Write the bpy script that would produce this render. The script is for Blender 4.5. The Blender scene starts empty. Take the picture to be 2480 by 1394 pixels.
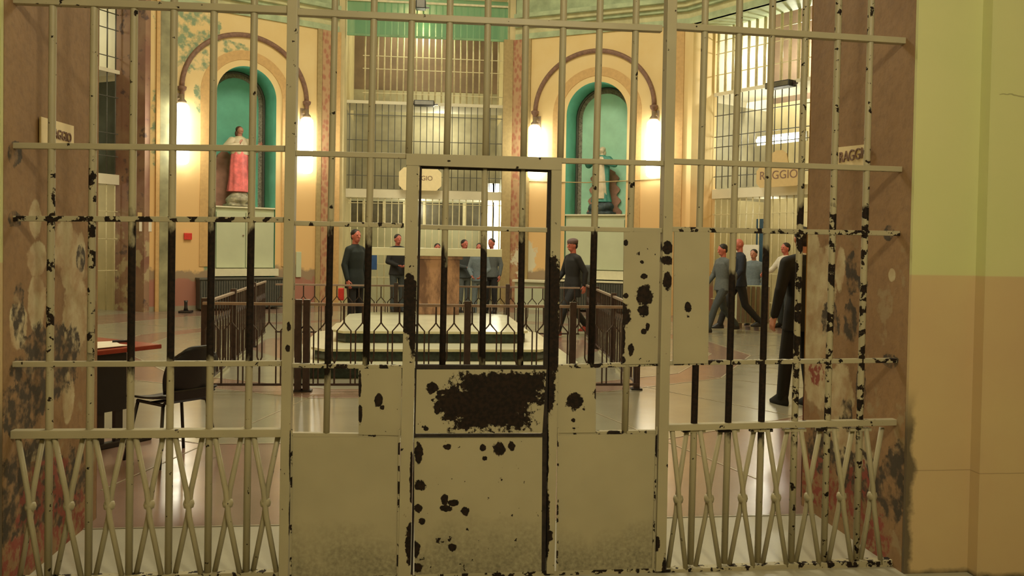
import bpy, bmesh, math, random
from mathutils import Vector, Matrix
random.seed(7)
# ---------------------------------------------------------------- camera
TH, PI_, RO, CY, FP = math.radians(6.39), math.radians(1.267), math.radians(.931), 645.2, 2050.0
EYE = Vector((0, 0, 1.54))
FW = Vector((math.sin(TH)*math.cos(PI_), math.cos(TH)*math.cos(PI_), -math.sin(PI_)))
_r = Vector((math.cos(TH), -math.sin(TH), 0)); _u = _r.cross(FW)
RT = math.cos(RO)*_r + math.sin(RO)*_u; UP = -math.sin(RO)*_r + math.cos(RO)*_u
COL = bpy.context.scene.collection
cd = bpy.data.cameras.new('camera'); cam = bpy.data.objects.new('camera', cd); COL.objects.link(cam)
cd.sensor_width = 36; cd.lens = 36*FP/2480; cd.shift_y = (CY-697)/2480; cd.clip_start = .05
cam.matrix_world = Matrix(((RT.x, UP.x, -FW.x, 0), (RT.y, UP.y, -FW.y, 0), (RT.z, UP.z, -FW.z, 1.54), (0, 0, 0, 1)))
SC = bpy.context.scene; SC.camera = cam
SC.view_settings.view_transform = 'Standard'; SC.view_settings.look = 'None'
SC.view_settings.exposure = 0.08; SC.view_settings.gamma = 1
w = bpy.data.worlds.new('world'); SC.world = w; w.use_nodes = True
w.node_tree.nodes['Background'].inputs[0].default_value = (.6, .55, .35, 1)
w.node_tree.nodes['Background'].inputs[1].default_value = .02
# ---------------------------------------------------------------- lights
HC = Vector((.2, 13.37, 0)); HR = 8.3            # centre and apothem of the twelve-sided hall
def light(name, typ, loc, power, col, size=.3, size_y=None, rot=(0, 0, 0)):
    l = bpy.data.lights.new(name, typ); l.energy = power; l.color = col
    if typ == 'AREA':
        l.size = size
        if size_y: l.shape = 'RECTANGLE'; l.size_y = size_y
    else: l.shadow_soft_size = size
    o = bpy.data.objects.new(name, l); o.location = loc; o.rotation_euler = rot; COL.objects.link(o); return o
WARM = (1, .86, .52)
light('passage_light', 'POINT', (.7, .35, 3.7), 222, (1, .90, .64), .16)
light('hall_fill_area', 'AREA', (HC.x, HC.y, 10.8), 780, (1, .90, .66), 5.0)  # added ambient fill under the hall ceiling, no fitting behind it
light('hall_fill_point', 'POINT', (HC.x, HC.y-3.0, 7.6), 420, (1, .89, .64), .5)  # second added fill for the hall, not one of its lamps
# ---------------------------------------------------------------- pixel to place
def ray(x, y): return FW + (x-1240)/FP*RT - (y-CY)/FP*UP
def onY(x, y, Y): d = ray(x, y); return EYE + d*(Y/d.y)
def onX(x, y, X): d = ray(x, y); return EYE + d*(X/d.x)
def onZ(x, y, Z=0.0): d = ray(x, y); return EYE + d*((Z-1.54)/d.z)
def frame(k):                                     # k degrees: x along the wall, y outwards, z up
    a = math.radians(k); d = Vector((math.sin(a), math.cos(a), 0)); t = Vector((math.cos(a), -math.sin(a), 0))
    P = HC + HR*d
    return Matrix(((t.x, d.x, 0, P.x), (t.y, d.y, 0, P.y), (0, 0, 1, 0), (0, 0, 0, 1)))
def W(k, x, y, out=0.0):                          # pixel -> (along, up) on wall k, set back by out
    Mi = frame(k).inverted(); o = Mi @ EYE; d = Mi.to_3x3() @ ray(x, y)
    p = o + d*((out-o.y)/d.y); return p.x, p.z
# ---------------------------------------------------------------- materials
def srgb(r, g, b):
    f = lambda c: (c/255)/12.92 if c/255 <= .04045 else ((c/255+.055)/1.055)**2.4
    return (f(r), f(g), f(b), 1)
class NT:
    def __init__(s, name):
        s.m = bpy.data.materials.new(name); s.m.use_nodes = True; s.t = s.m.node_tree
        s.b = s.t.nodes['Principled BSDF']; s.geo = None
    def n(s, typ, **kw):
        q = s.t.nodes.new(typ)
        for k, v in kw.items(): setattr(q, k, v)
        return q
    def lk(s, a, b): s.t.links.new(a, b)
    def pos(s):
        if not s.geo: s.geo = s.n('ShaderNodeNewGeometry')
        return s.geo.outputs['Position']
    def put(s, sock, v):
        if hasattr(v, 'links') or isinstance(v, bpy.types.NodeSocket): s.lk(v, sock)
        else: sock.default_value = v
    def math(s, op, a, b=0.0, c=None, clamp=False):
        q = s.n('ShaderNodeMath', operation=op, use_clamp=clamp); s.put(q.inputs[0], a); s.put(q.inputs[1], b)
        if c is not None: s.put(q.inputs[2], c)
        return q.outputs[0]
    def noise(s, scale=5, detail=3, stretch=None, rough=.55, vec=None):
        q = s.n('ShaderNodeTexNoise'); q.inputs['Scale'].default_value = scale; q.inputs['Detail'].default_value = detail
        q.inputs['Roughness'].default_value = rough
        v = vec or s.pos()
        if stretch:
            mp = s.n('ShaderNodeMapping'); mp.inputs['Scale'].default_value = stretch; s.lk(v, mp.inputs[0]); v = mp.outputs[0]
        s.lk(v, q.inputs['Vector']); return q.outputs['Fac']
    def step(s, v, lo, hi):
        q = s.n('ShaderNodeMapRange'); q.inputs[1].default_value = lo; q.inputs[2].default_value = hi
        q.clamp = True; s.lk(v, q.inputs[0]); return q.outputs[0]
    def mix(s, f, a, b):
        q = s.n('ShaderNodeMix', data_type='RGBA'); s.put(q.inputs[0], f); s.put(q.inputs[6], a); s.put(q.inputs[7], b)
        return q.outputs[2]
    def xyz(s, vec=None):
        q = s.n('ShaderNodeSeparateXYZ'); s.lk(vec or s.pos(), q.inputs[0]); return q.outputs
    def blobs(s, lst, wob=.35, nscale=9):        # lst of (x,y,z, rx,ry,rz): 1 inside ragged ellipsoids in the world
        nz = s.math('MULTIPLY', s.math('SUBTRACT', s.noise(nscale, 6, rough=.65), .5), wob*3.2); cur = None
        for (x, y, z, rx, ry, rz, *bx) in lst:
            q = s.n('ShaderNodeVectorMath', operation='SUBTRACT'); s.lk(s.pos(), q.inputs[0]); q.inputs[1].default_value = (x, y, z)
            r = s.n('ShaderNodeVectorMath', operation='MULTIPLY'); s.lk(q.outputs[0], r.inputs[0]); r.inputs[1].default_value = (1/rx, 1/ry, 1/rz)
            if bx:
                l = s.n('ShaderNodeVectorMath', operation='ABSOLUTE'); s.lk(r.outputs[0], l.inputs[0]); e = s.xyz(l.outputs[0]); l = s.math('MAXIMUM', s.math('MAXIMUM', e[0], e[1]), e[2])
            else:
                l = s.n('ShaderNodeVectorMath', operation='LENGTH'); s.lk(r.outputs[0], l.inputs[0]); l = l.outputs['Value']
            cur = l if cur is None else s.math('MINIMUM', cur, l)
        return s.step(s.math('ADD', cur, nz), 1.06, .94)
    def done(s, col=None, rough=.6, metal=0, bump=None, bstr=.3, bdist=.01):
        if col is not None: s.put(s.b.inputs['Base Color'], col)
        s.put(s.b.inputs['Roughness'], rough); s.b.inputs['Metallic'].default_value = metal
        if bump is not None:
            q = s.n('ShaderNodeBump'); q.inputs['Strength'].default_value = bstr; q.inputs['Distance'].default_value = bdist
            s.lk(bump, q.inputs['Height']); s.lk(q.outputs[0], s.b.inputs['Normal'])
        return s.m
def plain(name, c, rough=.6, var=.12, scale=14, metal=0, bump=0, stretch=None):
    t = NT(name); n = t.noise(scale, 3, stretch)
    a = tuple(max(0, v*(1-var)) for v in c[:3])+(1,); b = tuple(min(1, v*(1+var)) for v in c[:3])+(1,)
    return t.done(t.mix(t.step(n, .3, .7), a, b), rough, metal, n if bump else None, bump or .1)
def emit(name, col, strength, base=(.8, .8, .75, 1)):
    t = NT(name); t.b.inputs['Emission Color'].default_value = col; t.b.inputs['Emission Strength'].default_value = strength
    return t.done(base, .4)
PAINT = (.41, .37, .245, 1); RUST = (.009, .006, .0045, 1)
def paint_mat(name, spots=.69, zone=None, heavy=0, blobs=None, dirt=None, base=PAINT, edge=0):
    t = NT(name); n1 = t.noise(26, 4); n2 = t.noise(3.2, 2)
    col = t.mix(t.step(n2, .35, .65), tuple(v*.9 for v in base[:3])+(1,), base)
    x, y, z = t.xyz()
    m = t.step(n1, spots, spots+.02)
    if zone:
        lo, hi = zone; nn = t.math('MULTIPLY', t.math('SUBTRACT', t.noise(11, 4, (1, 1, .5)), .5), .5)
        zz = t.math('ADD', z, nn)
        inz = t.math('MULTIPLY', t.step(zz, lo-.03, lo+.03), t.step(zz, hi+.03, hi-.03))
        keep = t.step(t.noise(19, 4), .62-heavy, .60-heavy) if heavy < .5 else 1.0
        m = t.math('MAXIMUM', m, t.math('MULTIPLY', inz, t.math('SUBTRACT', 1.0, keep) if heavy < .5 else 1.0))
    if blobs: m = t.math('MAXIMUM', m, t.blobs(blobs, .5, 42))
    if dirt is not None:
        zz = t.math('ADD', z, t.math('MULTIPLY', t.math('SUBTRACT', t.noise(5, 4), .5), .5))
        dm = t.math('MULTIPLY', t.step(zz, dirt, dirt-.22), t.step(t.noise(55, 3), .25, .7))
        col = t.mix(t.math('MULTIPLY', dm, .6), col, (.06, .06, .045, 1))
    rc = t.mix(t.step(t.noise(60, 2), .4, .6), RUST, (.02, .011, .007, 1))
    t.b.inputs['Specular IOR Level'].default_value = .25
    return t.done(t.mix(m, col, rc), t.math('ADD', .42, t.math('MULTIPLY', m, .4)), 0, t.math('SUBTRACT', 1.0, m), .35, .002)
M = {}
M['clean'] = paint_mat('olive_gate_paint', .70)
M['chipped'] = paint_mat('chipped_gate_paint', .64, (1.0, 1.9), .05)
M['worn'] = paint_mat('worn_gate_paint', .66, (.98, 1.62), 1)
M['worn_low'] = paint_mat('worn_low_gate_paint', .66, (.62, 1.5), 1)
M['rail'] = paint_mat('gate_rail_paint', .65)
M['rail_dark'] = paint_mat('gate_rail_rusty_paint', .54)
M['rust'] = plain('dark_rust', (.02, .013, .009, 1), .85, .5, 40)
M['black'] = plain('black_plastic', (.012, .012, .014, 1), .45)
M['dark_metal'] = plain('dark_painted_metal', (.02, .018, .018, 1), .4)
M['brown_metal'] = plain('brown_painted_iron', (.05, .03, .027, 1), .32, .3)
M['rail_pale'] = plain('worn_pale_rail', (.30, .22, .18, 1), .3)
M['cream_metal'] = plain('cream_painted_iron', (.62, .56, .34, 1), .4)
M['grey_metal'] = plain('grey_painted_iron', (.10, .10, .085, 1), .5)
M['marble'] = plain('pale_marble', (.66, .66, .50, 1), .22, .08, 3)
M['green_marble'] = plain('dark_green_marble', (.018, .03, .02, 1), .2, .6, 22)
def pink_marble():
    t = NT('pink_veined_marble'); n = t.noise(3.5, 6, (1, 1, .35), .7)
    return t.done(t.mix(t.step(n, .42, .58), (.46, .27, .17, 1), (.17, .09, .06, 1)), .3)
M['pink_marble'] = pink_marble()
M['cream_wall'] = plain('cream_plaster', (.55, .47, .26, 1), .7, .1, 2)
M['white_wall'] = plain('white_plaster', (.72, .68, .52, 1), .7, .06, 2)
M['green'] = plain('mint_green_paint', (.19, .36, .19, 1), .6, .25, 3, stretch=(1, 1, .5))
M['cornice'] = plain('pale_green_stucco', (.36, .44, .27, 1), .65, .22, 4)
M['cornice_b'] = plain('cream_green_stucco', (.50, .48, .27, 1), .65, .18, 4)
M['teal'] = plain('teal_niche_paint', (.14, .46, .34, 1), .55, .12, 3)
M['teal_pale'] = plain('pale_teal_niche_paint', (.42, .74, .56, 1), .55, .08, 3)
M['mosaic'] = plain('grey_mosaic', (.27, .25, .19, 1), .5, .5, 26)
M['panel'] = plain('sage_green_board', (.52, .57, .40, 1), .5, .05, 2)
M['ledge'] = plain('white_stone_ledge', (.72, .70, .52, 1), .4, .05)
M['radiator'] = plain('dark_grey_radiator', (.06, .065, .055, 1), .5, .2)
M['hoop'] = plain('purple_brown_moulding', (.20, .11, .075, 1), .6, .25)
M['archivolt'] = plain('ochre_archivolt', (.56, .36, .15, 1), .7, .08)
M['olive_strip'] = plain('olive_pilaster_paint', (.36, .27, .12, 1), .7, .1)
def ornament():
    t = NT('ornamented_pink_pilaster'); fx = t.blobs([(3.0, 21.4, 1.25, .6, .9, .45)], .5, 6); v = t.n('ShaderNodeTexVoronoi'); v.inputs['Scale'].default_value = 9
    mp = t.n('ShaderNodeMapping'); mp.inputs['Scale'].default_value = (1.3, 1.3, .8); t.lk(t.pos(), mp.inputs[0]); t.lk(mp.outputs[0], v.inputs['Vector'])
    return t.done(t.mix(fx, t.mix(t.step(v.outputs['Distance'], .3, .6), (.36, .15, .09, 1), (.44, .28, .15, 1)), (.66, .62, .46, 1)), .6)
M['ornament'] = ornament()
def niche_wall(name, red=.0, green=None, flakes=None):
    t = NT(name); n = t.noise(1.1, 4); x, y, z = t.xyz()
    col = t.mix(t.step(n, .35, .65), (.70, .52, .24, 1), (.74, .58, .30, 1))
    col = t.mix(t.step(t.math('ADD', z, t.math('MULTIPLY', t.noise(3, 3), .4)), 3.1, 3.5), (.74, .49, .22, 1), col)
    if green: col = t.mix(t.math('MULTIPLY', t.blobs(green, .5, 4), t.step(t.noise(6, 4), .42, .6)), col, (.22, .30, .18, 1))
    if flakes: col = t.mix(t.blobs(flakes, .4, 5), col, (.66, .62, .46, 1))
    zz = t.math('ADD', z, t.math('MULTIPLY', t.math('SUBTRACT', t.noise(2.5, 5), .5), .7))
    col = t.mix(t.step(zz, .98, .9), col, (.33, .24, .15, 1))
    col = t.mix(t.step(zz, .72, .66), col, (.38, .17, .125, 1))
    col = t.mix(t.step(z, .12, .10), col, (.30, .27, .2, 1))
    return t.done(col, .7, 0, n, .1)
def pixblob(px, py, rx, ry, X=None, Y=None):
    p = onX(px, py, X) if X is not None else onY(px, py, Y)
    q = onX(px, py-ry, X) if X is not None else onY(px, py-ry, Y)
    h = (onX(px+rx, py, X) - onX(px-rx, py, X)).length/2 if X is not None else (onY(px+rx, py, Y) - onY(px-rx, py, Y)).length/2
    v = abs(q.z-p.z)
    return (p.x, p.y, p.z, .5 if X is not None else h, h if X is not None else .5, v)
XL, XR, YG, YN = -1.755, 2.35, 3.93, 4.90
def jamb(name, X, pale, dark, red, lines=()):
    t = NT(name); x, y, z = t.xyz(); n = t.noise(2.2, 5); f = t.noise(30, 3)
    col = t.mix(t.step(n, .3, .7), (.27, .16, .075, 1), (.33, .20, .095, 1))
    col = t.mix(t.math('MULTIPLY', t.step(f, .45, .75), .35), col, (.12, .07, .04, 1))
    col = t.mix(t.math('MULTIPLY', t.step(t.noise(7, 5), .58, .64), t.step(z, 1.9, 1.4)), col, (.33, .24, .13, 1))
    col = t.mix(t.blobs(pale, .32, 9), col, t.mix(t.step(t.noise(9, 5), .35, .62), (.56, .50, .32, 1), (.42, .30, .17, 1)))
    col = t.mix(t.math('MULTIPLY', t.blobs(dark, .55, 9), t.step(t.noise(16, 4), .36, .54)), col, (.055, .042, .028, 1))
    col = t.mix(t.math('MULTIPLY', t.blobs(red, .5, 8), t.step(t.noise(22, 4), .44, .56)), col, (.26, .06, .04, 1))
    return t.done(col, .75, 0, t.noise(9, 6), .5, .01)
XJ = dict(X=XL); XK = dict(X=XR)
M['jamb_left'] = jamb('left_jamb_plaster', XL,
    [pixblob(85, 530, 15, 45, **XJ), pixblob(90, 630, 26, 42, **XJ), pixblob(160, 600, 34, 62, **XJ), pixblob(175, 660, 30, 40, **XJ), pixblob(185, 760, 32, 90, **XJ),
     pixblob(90, 730, 22, 70, **XJ), pixblob(45, 790, 22, 60, **XJ), pixblob(165, 960, 14, 60, **XJ), pixblob(100, 1085, 40, 22, **XJ), pixblob(196, 620, 10, 60, **XJ)],
    [pixblob(45, 760, 14, 70, **XJ), pixblob(120, 880, 80, 90, **XJ), pixblob(90, 830, 40, 30, **XJ), pixblob(60, 980, 60, 70, **XJ), pixblob(195, 630, 10, 32, **XJ),
     pixblob(60, 1180, 70, 120, **XJ), pixblob(150, 1180, 60, 80, **XJ), pixblob(35, 370, 18, 30, **XJ), pixblob(35, 530, 16, 22, **XJ)],
    [pixblob(105, 1200, 60, 90, **XJ), pixblob(170, 1260, 40, 60, **XJ), pixblob(60, 1330, 50, 60, **XJ)])
M['jamb_right'] = jamb('right_jamb_plaster', XR,
    [pixblob(1982, 720, 36, 120, **XK)+('b',), pixblob(1975, 850, 26, 90, **XK)+('b',), pixblob(1965, 620, 20, 60, **XK), pixblob(1985, 930, 36, 60, **XK), pixblob(2035, 960, 32, 80, **XK), pixblob(2160, 665, 8, 16, **XK),
     pixblob(2060, 1080, 50, 50, **XK), pixblob(2035, 650, 12, 50, **XK)],
    [pixblob(2010, 780, 22, 50, **XK), pixblob(2060, 780, 18, 50, **XK), pixblob(2080, 690, 20, 22, **XK), pixblob(2060, 660, 14, 50, **XK), pixblob(2150, 565, 14, 18, **XK), pixblob(2155, 875, 18, 16, **XK),
     pixblob(2085, 940, 14, 50, **XK), pixblob(1990, 1090, 40, 50, **XK), pixblob(2080, 1150, 60, 60, **XK), pixblob(2160, 1190, 30, 90, **XK), pixblob(2180, 1120, 16, 50, **XK), pixblob(2050, 1000, 16, 40, **XK)],
    [pixblob(1975, 900, 18, 30, **XK), pixblob(1980, 1160, 40, 60, **XK), pixblob(2080, 1200, 40, 80, **XK), pixblob(2120, 1300, 30, 60, **XK), pixblob(1990, 1200, 60, 30, **XK)])
def front_wall():
    t = NT('yellow_front_wall'); x, y, z = t.xyz(); n = t.noise(1.6, 4)
    up = t.mix(t.step(n, .3, .7), (.55, .58, .27, 1), (.59, .59, .29, 1)); lo = t.mix(t.step(n, .3, .7), (.56, .44, .23, 1), (.52, .38, .21, 1))
    col = t.mix(t.step(z, 1.438, 1.446), lo, up)
    cr = t.math('ABSOLUTE', t.math('ADD', t.math('SUBTRACT', z, 2.30), t.math('MULTIPLY', t.math('SUBTRACT', t.noise(5, 4), .5), .07)))
    cr = t.math('MULTIPLY', t.step(cr, .004, .001), t.step(x, 2.72, 2.73)); col = t.mix(t.math('MULTIPLY', cr, .6), col, (.12, .1, .05, 1))
    g = t.math('ABSOLUTE', t.math('SUBTRACT', t.math('ADD', z, t.math('MULTIPLY', t.noise(8, 3), .006)), .503)); col = t.mix(t.math('MULTIPLY', t.step(g, .003, .001), .5), col, (.14, .1, .05, 1))
    col = t.mix(t.math('MULTIPLY', t.step(t.math('ADD', z, t.math('MULTIPLY', t.noise(9, 4), .06)), .06, .03), .9), col, (.02, .02, .015, 1))
    rag = t.math('ADD', x, t.math('MULTIPLY', t.math('SUBTRACT', t.noise(9, 5), .5), .12))
    col = t.mix(t.math('MULTIPLY', t.step(rag, 2.40, 2.37), t.step(z, .9, .7)), col, (.13, .10, .06, 1))
    return t.done(col, .6, 0, t.noise(18, 4), .12, .005)
M['front_wall'] = front_wall()
def floor_mat(name, c, var=.12, rough=.13):
    t = NT(name); n = t.noise(1.8, 4); f = t.noise(60, 3)
    var *= .6
    a = tuple(v*(1-var) for v in c)+(1,); b = tuple(v*(1+var) for v in c)+(1,)
    col = t.mix(t.step(n, .3, .7), a, b); col = t.mix(t.math('MULTIPLY', t.step(f, .5, .8), .15), col, tuple(v*.6 for v in c)+(1,))
    return t.done(col, t.math('ADD', rough, t.math('MULTIPLY', t.noise(3.5, 3), .14)), 0, t.noise(7, 2), .02, .01)
M['floor_pale'] = floor_mat('pale_terrazzo', (.27, .255, .19)); M['floor_red'] = floor_mat('rose_terrazzo', (.25, .165, .13)); M['floor_pass'] = floor_mat('grey_terrazzo', (.40, .38, .29), rough=.28)
M['line'] = plain('floor_joint', (.32, .28, .2, 1), .3)
M['lamp'] = emit('lit_lamp_tube', (1, .96, .76, 1), 12)
M['tube'] = emit('lit_fluorescent_tube', (.95, 1, .85, 1), 12)
M['bracket'] = plain('grey_brown_bracket', (.22, .16, .10, 1), .5)
M['sign'] = plain('cream_sign_board', (.85, .72, .42, 1), .5, .04)
M['sign_bay'] = plain('ochre_sign_board', (.60, .44, .20, 1), .5, .04)
M['ink'] = plain('dark_lettering', (.22, .13, .09, 1), .6)
M['paper'] = plain('white_paper', (.75, .72, .62, 1), .6, .04)
M['red'] = plain('red_plastic', (.62, .04, .03, 1), .4)
M['red_top'] = plain('red_brown_table_top', (.30, .045, .025, 1), .25)
M['green_net'] = None
t = NT('translucent_green_screen'); t.b.inputs['Alpha'].default_value = .6; M['green_net'] = t.done((.16, .42, .23, 1), .6)
M['dark_glass'] = plain('dark_window', (.12, .11, .075, 1), .25, .3, 4)
M['teal_strip'] = plain('mint_door_frame', (.22, .50, .34, 1), .5)
M['white_curtain'] = plain('white_lit_sheet', (.8, .8, .7, 1), .7, .12, 5, stretch=(3, 3, .3))
M['jamb_bay'] = None
def bay_jamb():
    t = NT('red_brown_peeling_plaster'); n = t.noise(1.6, 5); x, y, z = t.xyz()
    col = t.mix(t.step(n, .38, .6), (.24, .12, .085, 1), (.31, .19, .12, 1))
    col = t.mix(t.math('MULTIPLY', t.step(t.noise(2.6, 5), .52, .58), t.step(z, 2.4, 1.6)), col, (.42, .34, .2, 1))
    col = t.mix(t.math('MULTIPLY', t.step(t.noise(3.6, 4), .60, .68), .8), col, (.07, .05, .06, 1))
    return t.done(col, .75, 0, n, .3)
M['jamb_bay'] = bay_jamb()
M['grey_plaster'] = plain('grey_olive_plaster', (.34, .31, .2, 1), .7, .25, 1.5)
M['pale_olive'] = plain('pale_olive_board', (.43, .42, .28, 1), .6, .08, 2)
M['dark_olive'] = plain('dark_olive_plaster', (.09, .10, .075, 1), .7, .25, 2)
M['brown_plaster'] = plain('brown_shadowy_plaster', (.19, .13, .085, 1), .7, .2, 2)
M['pilaster_green'] = plain('mottled_green_pilaster', (.27, .26, .15, 1), .7, .35, 2.5)
# ---------------------------------------------------------------- mesh helpers
class MB:
    def __init__(s): s.v = []; s.f = []; s.mi = []; s.mats = []; s.cur = 0
    def mat(s, m):
        if m not in s.mats: s.mats.append(m)
        s.cur = s.mats.index(m); return s
    def add(s, vs, fs):
        o = len(s.v); s.v += [tuple(p) for p in vs]; s.f += [[i+o for i in f] for f in fs]; s.mi += [s.cur]*len(fs); return s
    def box(s, x0, x1, y0, y1, z0, z1, Mx=None):
        vs = [Vector((x, y, z)) for z in (z0, z1) for x, y in ((x0, y0), (x1, y0), (x1, y1), (x0, y1))]
        if Mx: vs = [Mx @ p for p in vs]
        return s.add(vs, [(3, 2, 1, 0), (4, 5, 6, 7), (0, 1, 5, 4), (1, 2, 6, 5), (2, 3, 7, 6), (3, 0, 4, 7)])
    def bar(s, a, b, wx, wy=None, up=(0, 1, 0)):      # rectangular bar from a to b
        a, b = Vector(a), Vector(b); wy = wy or wx; d = (b-a).normalized(); u = Vector(up)
        sx = d.cross(u)
        if sx.length < 1e-4: sx = d.cross(Vector((1, 0, 0)))
        sx.normalize(); sy = sx.cross(d).normalized()
        vs = [p + sx*i*wx/2 + sy*j*wy/2 for p in (a, b) for i, j in ((-1, -1), (1, -1), (1, 1), (-1, 1))]
        return s.add(vs, [(3, 2, 1, 0), (4, 5, 6, 7), (0, 1, 5, 4), (1, 2, 6, 5), (2, 3, 7, 6), (3, 0, 4, 7)])
    def tube(s, pts, r, n=10, rr=None):
        pts = [Vector(p) for p in pts]; k = len(pts); base = len(s.v); vs = []; up0 = None
        for i, p in enumerate(pts):
            d = (pts[min(i+1, k-1)] - pts[max(i-1, 0)]).normalized()
            ref = up0 if up0 is not None else (Vector((0, 0, 1)) if abs(d.z) < .9 else Vector((1, 0, 0)))
            a = d.cross(ref).normalized(); b = a.cross(d).normalized(); up0 = b
            q = rr[i] if rr else r
            vs += [p + (a*math.cos(2*math.pi*j/n) + b*math.sin(2*math.pi*j/n))*q for j in range(n)]
        fs = [(i*n+j, i*n+(j+1) % n, (i+1)*n+(j+1) % n, (i+1)*n+j) for i in range(k-1) for j in range(n)]
        fs += [tuple(range(n-1, -1, -1)), tuple((k-1)*n+j for j in range(n))]
        return s.add(vs, fs)
    def prism(s, pts, y0, y1):                        # outline in x,z extruded along y
        n = len(pts); vs = [(x, y0, z) for x, z in pts] + [(x, y1, z) for x, z in pts]
        return s.add(vs, [tuple(range(n)), tuple(range(2*n-1, n-1, -1))] + [((i+1) % n, i, n+i, n+(i+1) % n) for i in range(n)])
    def slab(s, pts, z0, z1):                         # outline in x,y extruded along z
        n = len(pts); vs = [(x, y, z0) for x, y in pts] + [(x, y, z1) for x, y in pts]
        return s.add(vs, [tuple(range(n-1, -1, -1)), tuple(range(n, 2*n))] + [(i, (i+1) % n, n+(i+1) % n, n+i) for i in range(n)])
    def lathe(s, prof, c=(0, 0, 0), n=20):
        vs = [(c[0]+r*math.cos(2*math.pi*j/n), c[1]+r*math.sin(2*math.pi*j/n), c[2]+z) for r, z in prof for j in range(n)]; k = len(prof)
        fs = [(i*n+j, i*n+(j+1) % n, (i+1)*n+(j+1) % n, (i+1)*n+j) for i in range(k-1) for j in range(n)]
        return s.add(vs, fs + [tuple(range(n-1, -1, -1)), tuple((k-1)*n+j for j in range(n))])
    def ball(s, c, r, n=12, m=8):
        rx, ry, rz = r if isinstance(r, tuple) else (r, r, r)
        vs = [(c[0], c[1], c[2]-rz)]
        for i in range(1, m):
            a = math.pi*i/m - math.pi/2
            vs += [(c[0]+rx*math.cos(a)*math.cos(2*math.pi*j/n), c[1]+ry*math.cos(a)*math.sin(2*math.pi*j/n), c[2]+rz*math.sin(a)) for j in range(n)]
        vs.append((c[0], c[1], c[2]+rz)); T = len(vs)-1
        fs = [(0, 1+(j+1) % n, 1+j) for j in range(n)] + [(1+i*n+j, 1+i*n+(j+1) % n, 1+(i+1)*n+(j+1) % n, 1+(i+1)*n+j) for i in range(m-2) for j in range(n)]
        fs += [(T, 1+(m-2)*n+j, 1+(m-2)*n+(j+1) % n) for j in range(n)]
        return s.add(vs, fs)
    def build(s, name, m=None, parent=None, smooth=False, bevel=0, mx=None):
        me = bpy.data.meshes.new(name); me.from_pydata(s.v, [], s.f)
        mats = s.mats if s.mats else ([m] if not isinstance(m, str) else [M[m]])
        for q in mats: me.materials.append(M[q] if isinstance(q, str) else q)
        if s.mats:
            for p, i in zip(me.polygons, s.mi): p.material_index = i
        bm = bmesh.new(); bm.from_mesh(me); bmesh.ops.recalc_face_normals(bm, faces=bm.faces)
        if bevel: bmesh.ops.bevel(bm, geom=[e for e in bm.edges], offset=bevel, segments=2, affect='EDGES', profile=.6)
        bm.to_mesh(me); bm.free()
        if smooth:
            for p in me.polygons: p.use_smooth = True
        o = bpy.data.objects.new(name, me); COL.objects.link(o)
        if parent: o.parent = parent
        if mx is not None: o.matrix_world = mx
        return o
def thing(name, label, cat, loc=(0, 0, 0), rz=0, group=None, mx=None):
    o = bpy.data.objects.new(name, None); COL.objects.link(o); o.empty_display_size = .1
    if mx is not None: o.matrix_world = mx
    else: o.location = loc; o.rotation_euler = (0, 0, rz)
    o['label'] = label; o['category'] = cat
    if group: o['group'] = group
    return o
def tag(o, label, cat, group=None):
    o['label'] = label; o['category'] = cat
    if group: o['group'] = group
    return o
def struct(o): o['kind'] = 'structure'; return o
def copy_tree(o, parent=None):
    c = o.copy(); COL.objects.link(c)
    if parent: c.parent = parent; c.matrix_parent_inverse = o.matrix_parent_inverse.copy()
    for ch in list(o.children): copy_tree(ch, c)
    return c
def T(x, y, z): return Matrix.Translation((x, y, z))
# ================================================================ THE SETTING
def ring(R, n=12, off=15):
    return [(HC.x + R/math.cos(math.pi/n)*math.sin(math.radians(off+i*360/n)), HC.y + R/math.cos(math.pi/n)*math.cos(math.radians(off+i*360/n))) for i in range(n)]
f = MB(); rads = [8.3, 6.7, 4.75, 4.2, 2.6, 1.2]; cols = ['floor_red', 'floor_pale', 'floor_red', 'floor_pale', 'floor_red']
for i in range(5):
    a, b = ring(rads[i]), ring(rads[i+1])
    for j in range(12):
        q = (j+1) % 12
        f.mat(cols[i]).add([(a[j][0], a[j][1], 0), (a[q][0], a[q][1], 0), (b[q][0], b[q][1], 0), (b[j][0], b[j][1], 0)], [(0, 1, 2, 3)])
f.mat('floor_pale').add([(x, y, 0) for x, y in ring(1.2)], [tuple(range(12))])
ym = 4.72
f.mat('floor_red').add([(XL, ym, 0), (XR, ym, 0), (XR, YN, 0), (XL, YN, 0)], [(0, 1, 2, 3)])
f.add([(HC.x-2.6, YN, 0), (HC.x+2.6, YN, 0), (HC.x+2.224, HC.y-HR, 0), (HC.x-2.224, HC.y-HR, 0)], [(0, 1, 2, 3)])
f.mat('floor_pass').add([(-3.4, -4, 0), (5, -4, 0), (5, YG-.1, 0), (-3.4, YG-.1, 0)], [(0, 1, 2, 3)])
f.mat('floor_pass').add([(XL, YG-.1, 0), (XR, YG-.1, 0), (XR, ym, 0), (XL, ym, 0)], [(0, 1, 2, 3)])
for k in (0, 60, -60):
    Mx = frame(k); f.mat('floor_pale').add([Mx @ Vector(p) for p in ((-2.15, 0, 0), (2.15, 0, 0), (2.15, 8, 0), (-2.15, 8, 0))], [(0, 1, 2, 3)])
fl = struct(f.build('floor'))
b = MB()
for R in (6.7, 4.75, 4.2):
    r = ring(R)
    for j in range(12):
        q = (j+1) % 12; b.bar((r[j][0], r[j][1], .001), (r[q][0], r[q][1], .001), .02, .004, (0, 0, 1))
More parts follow.
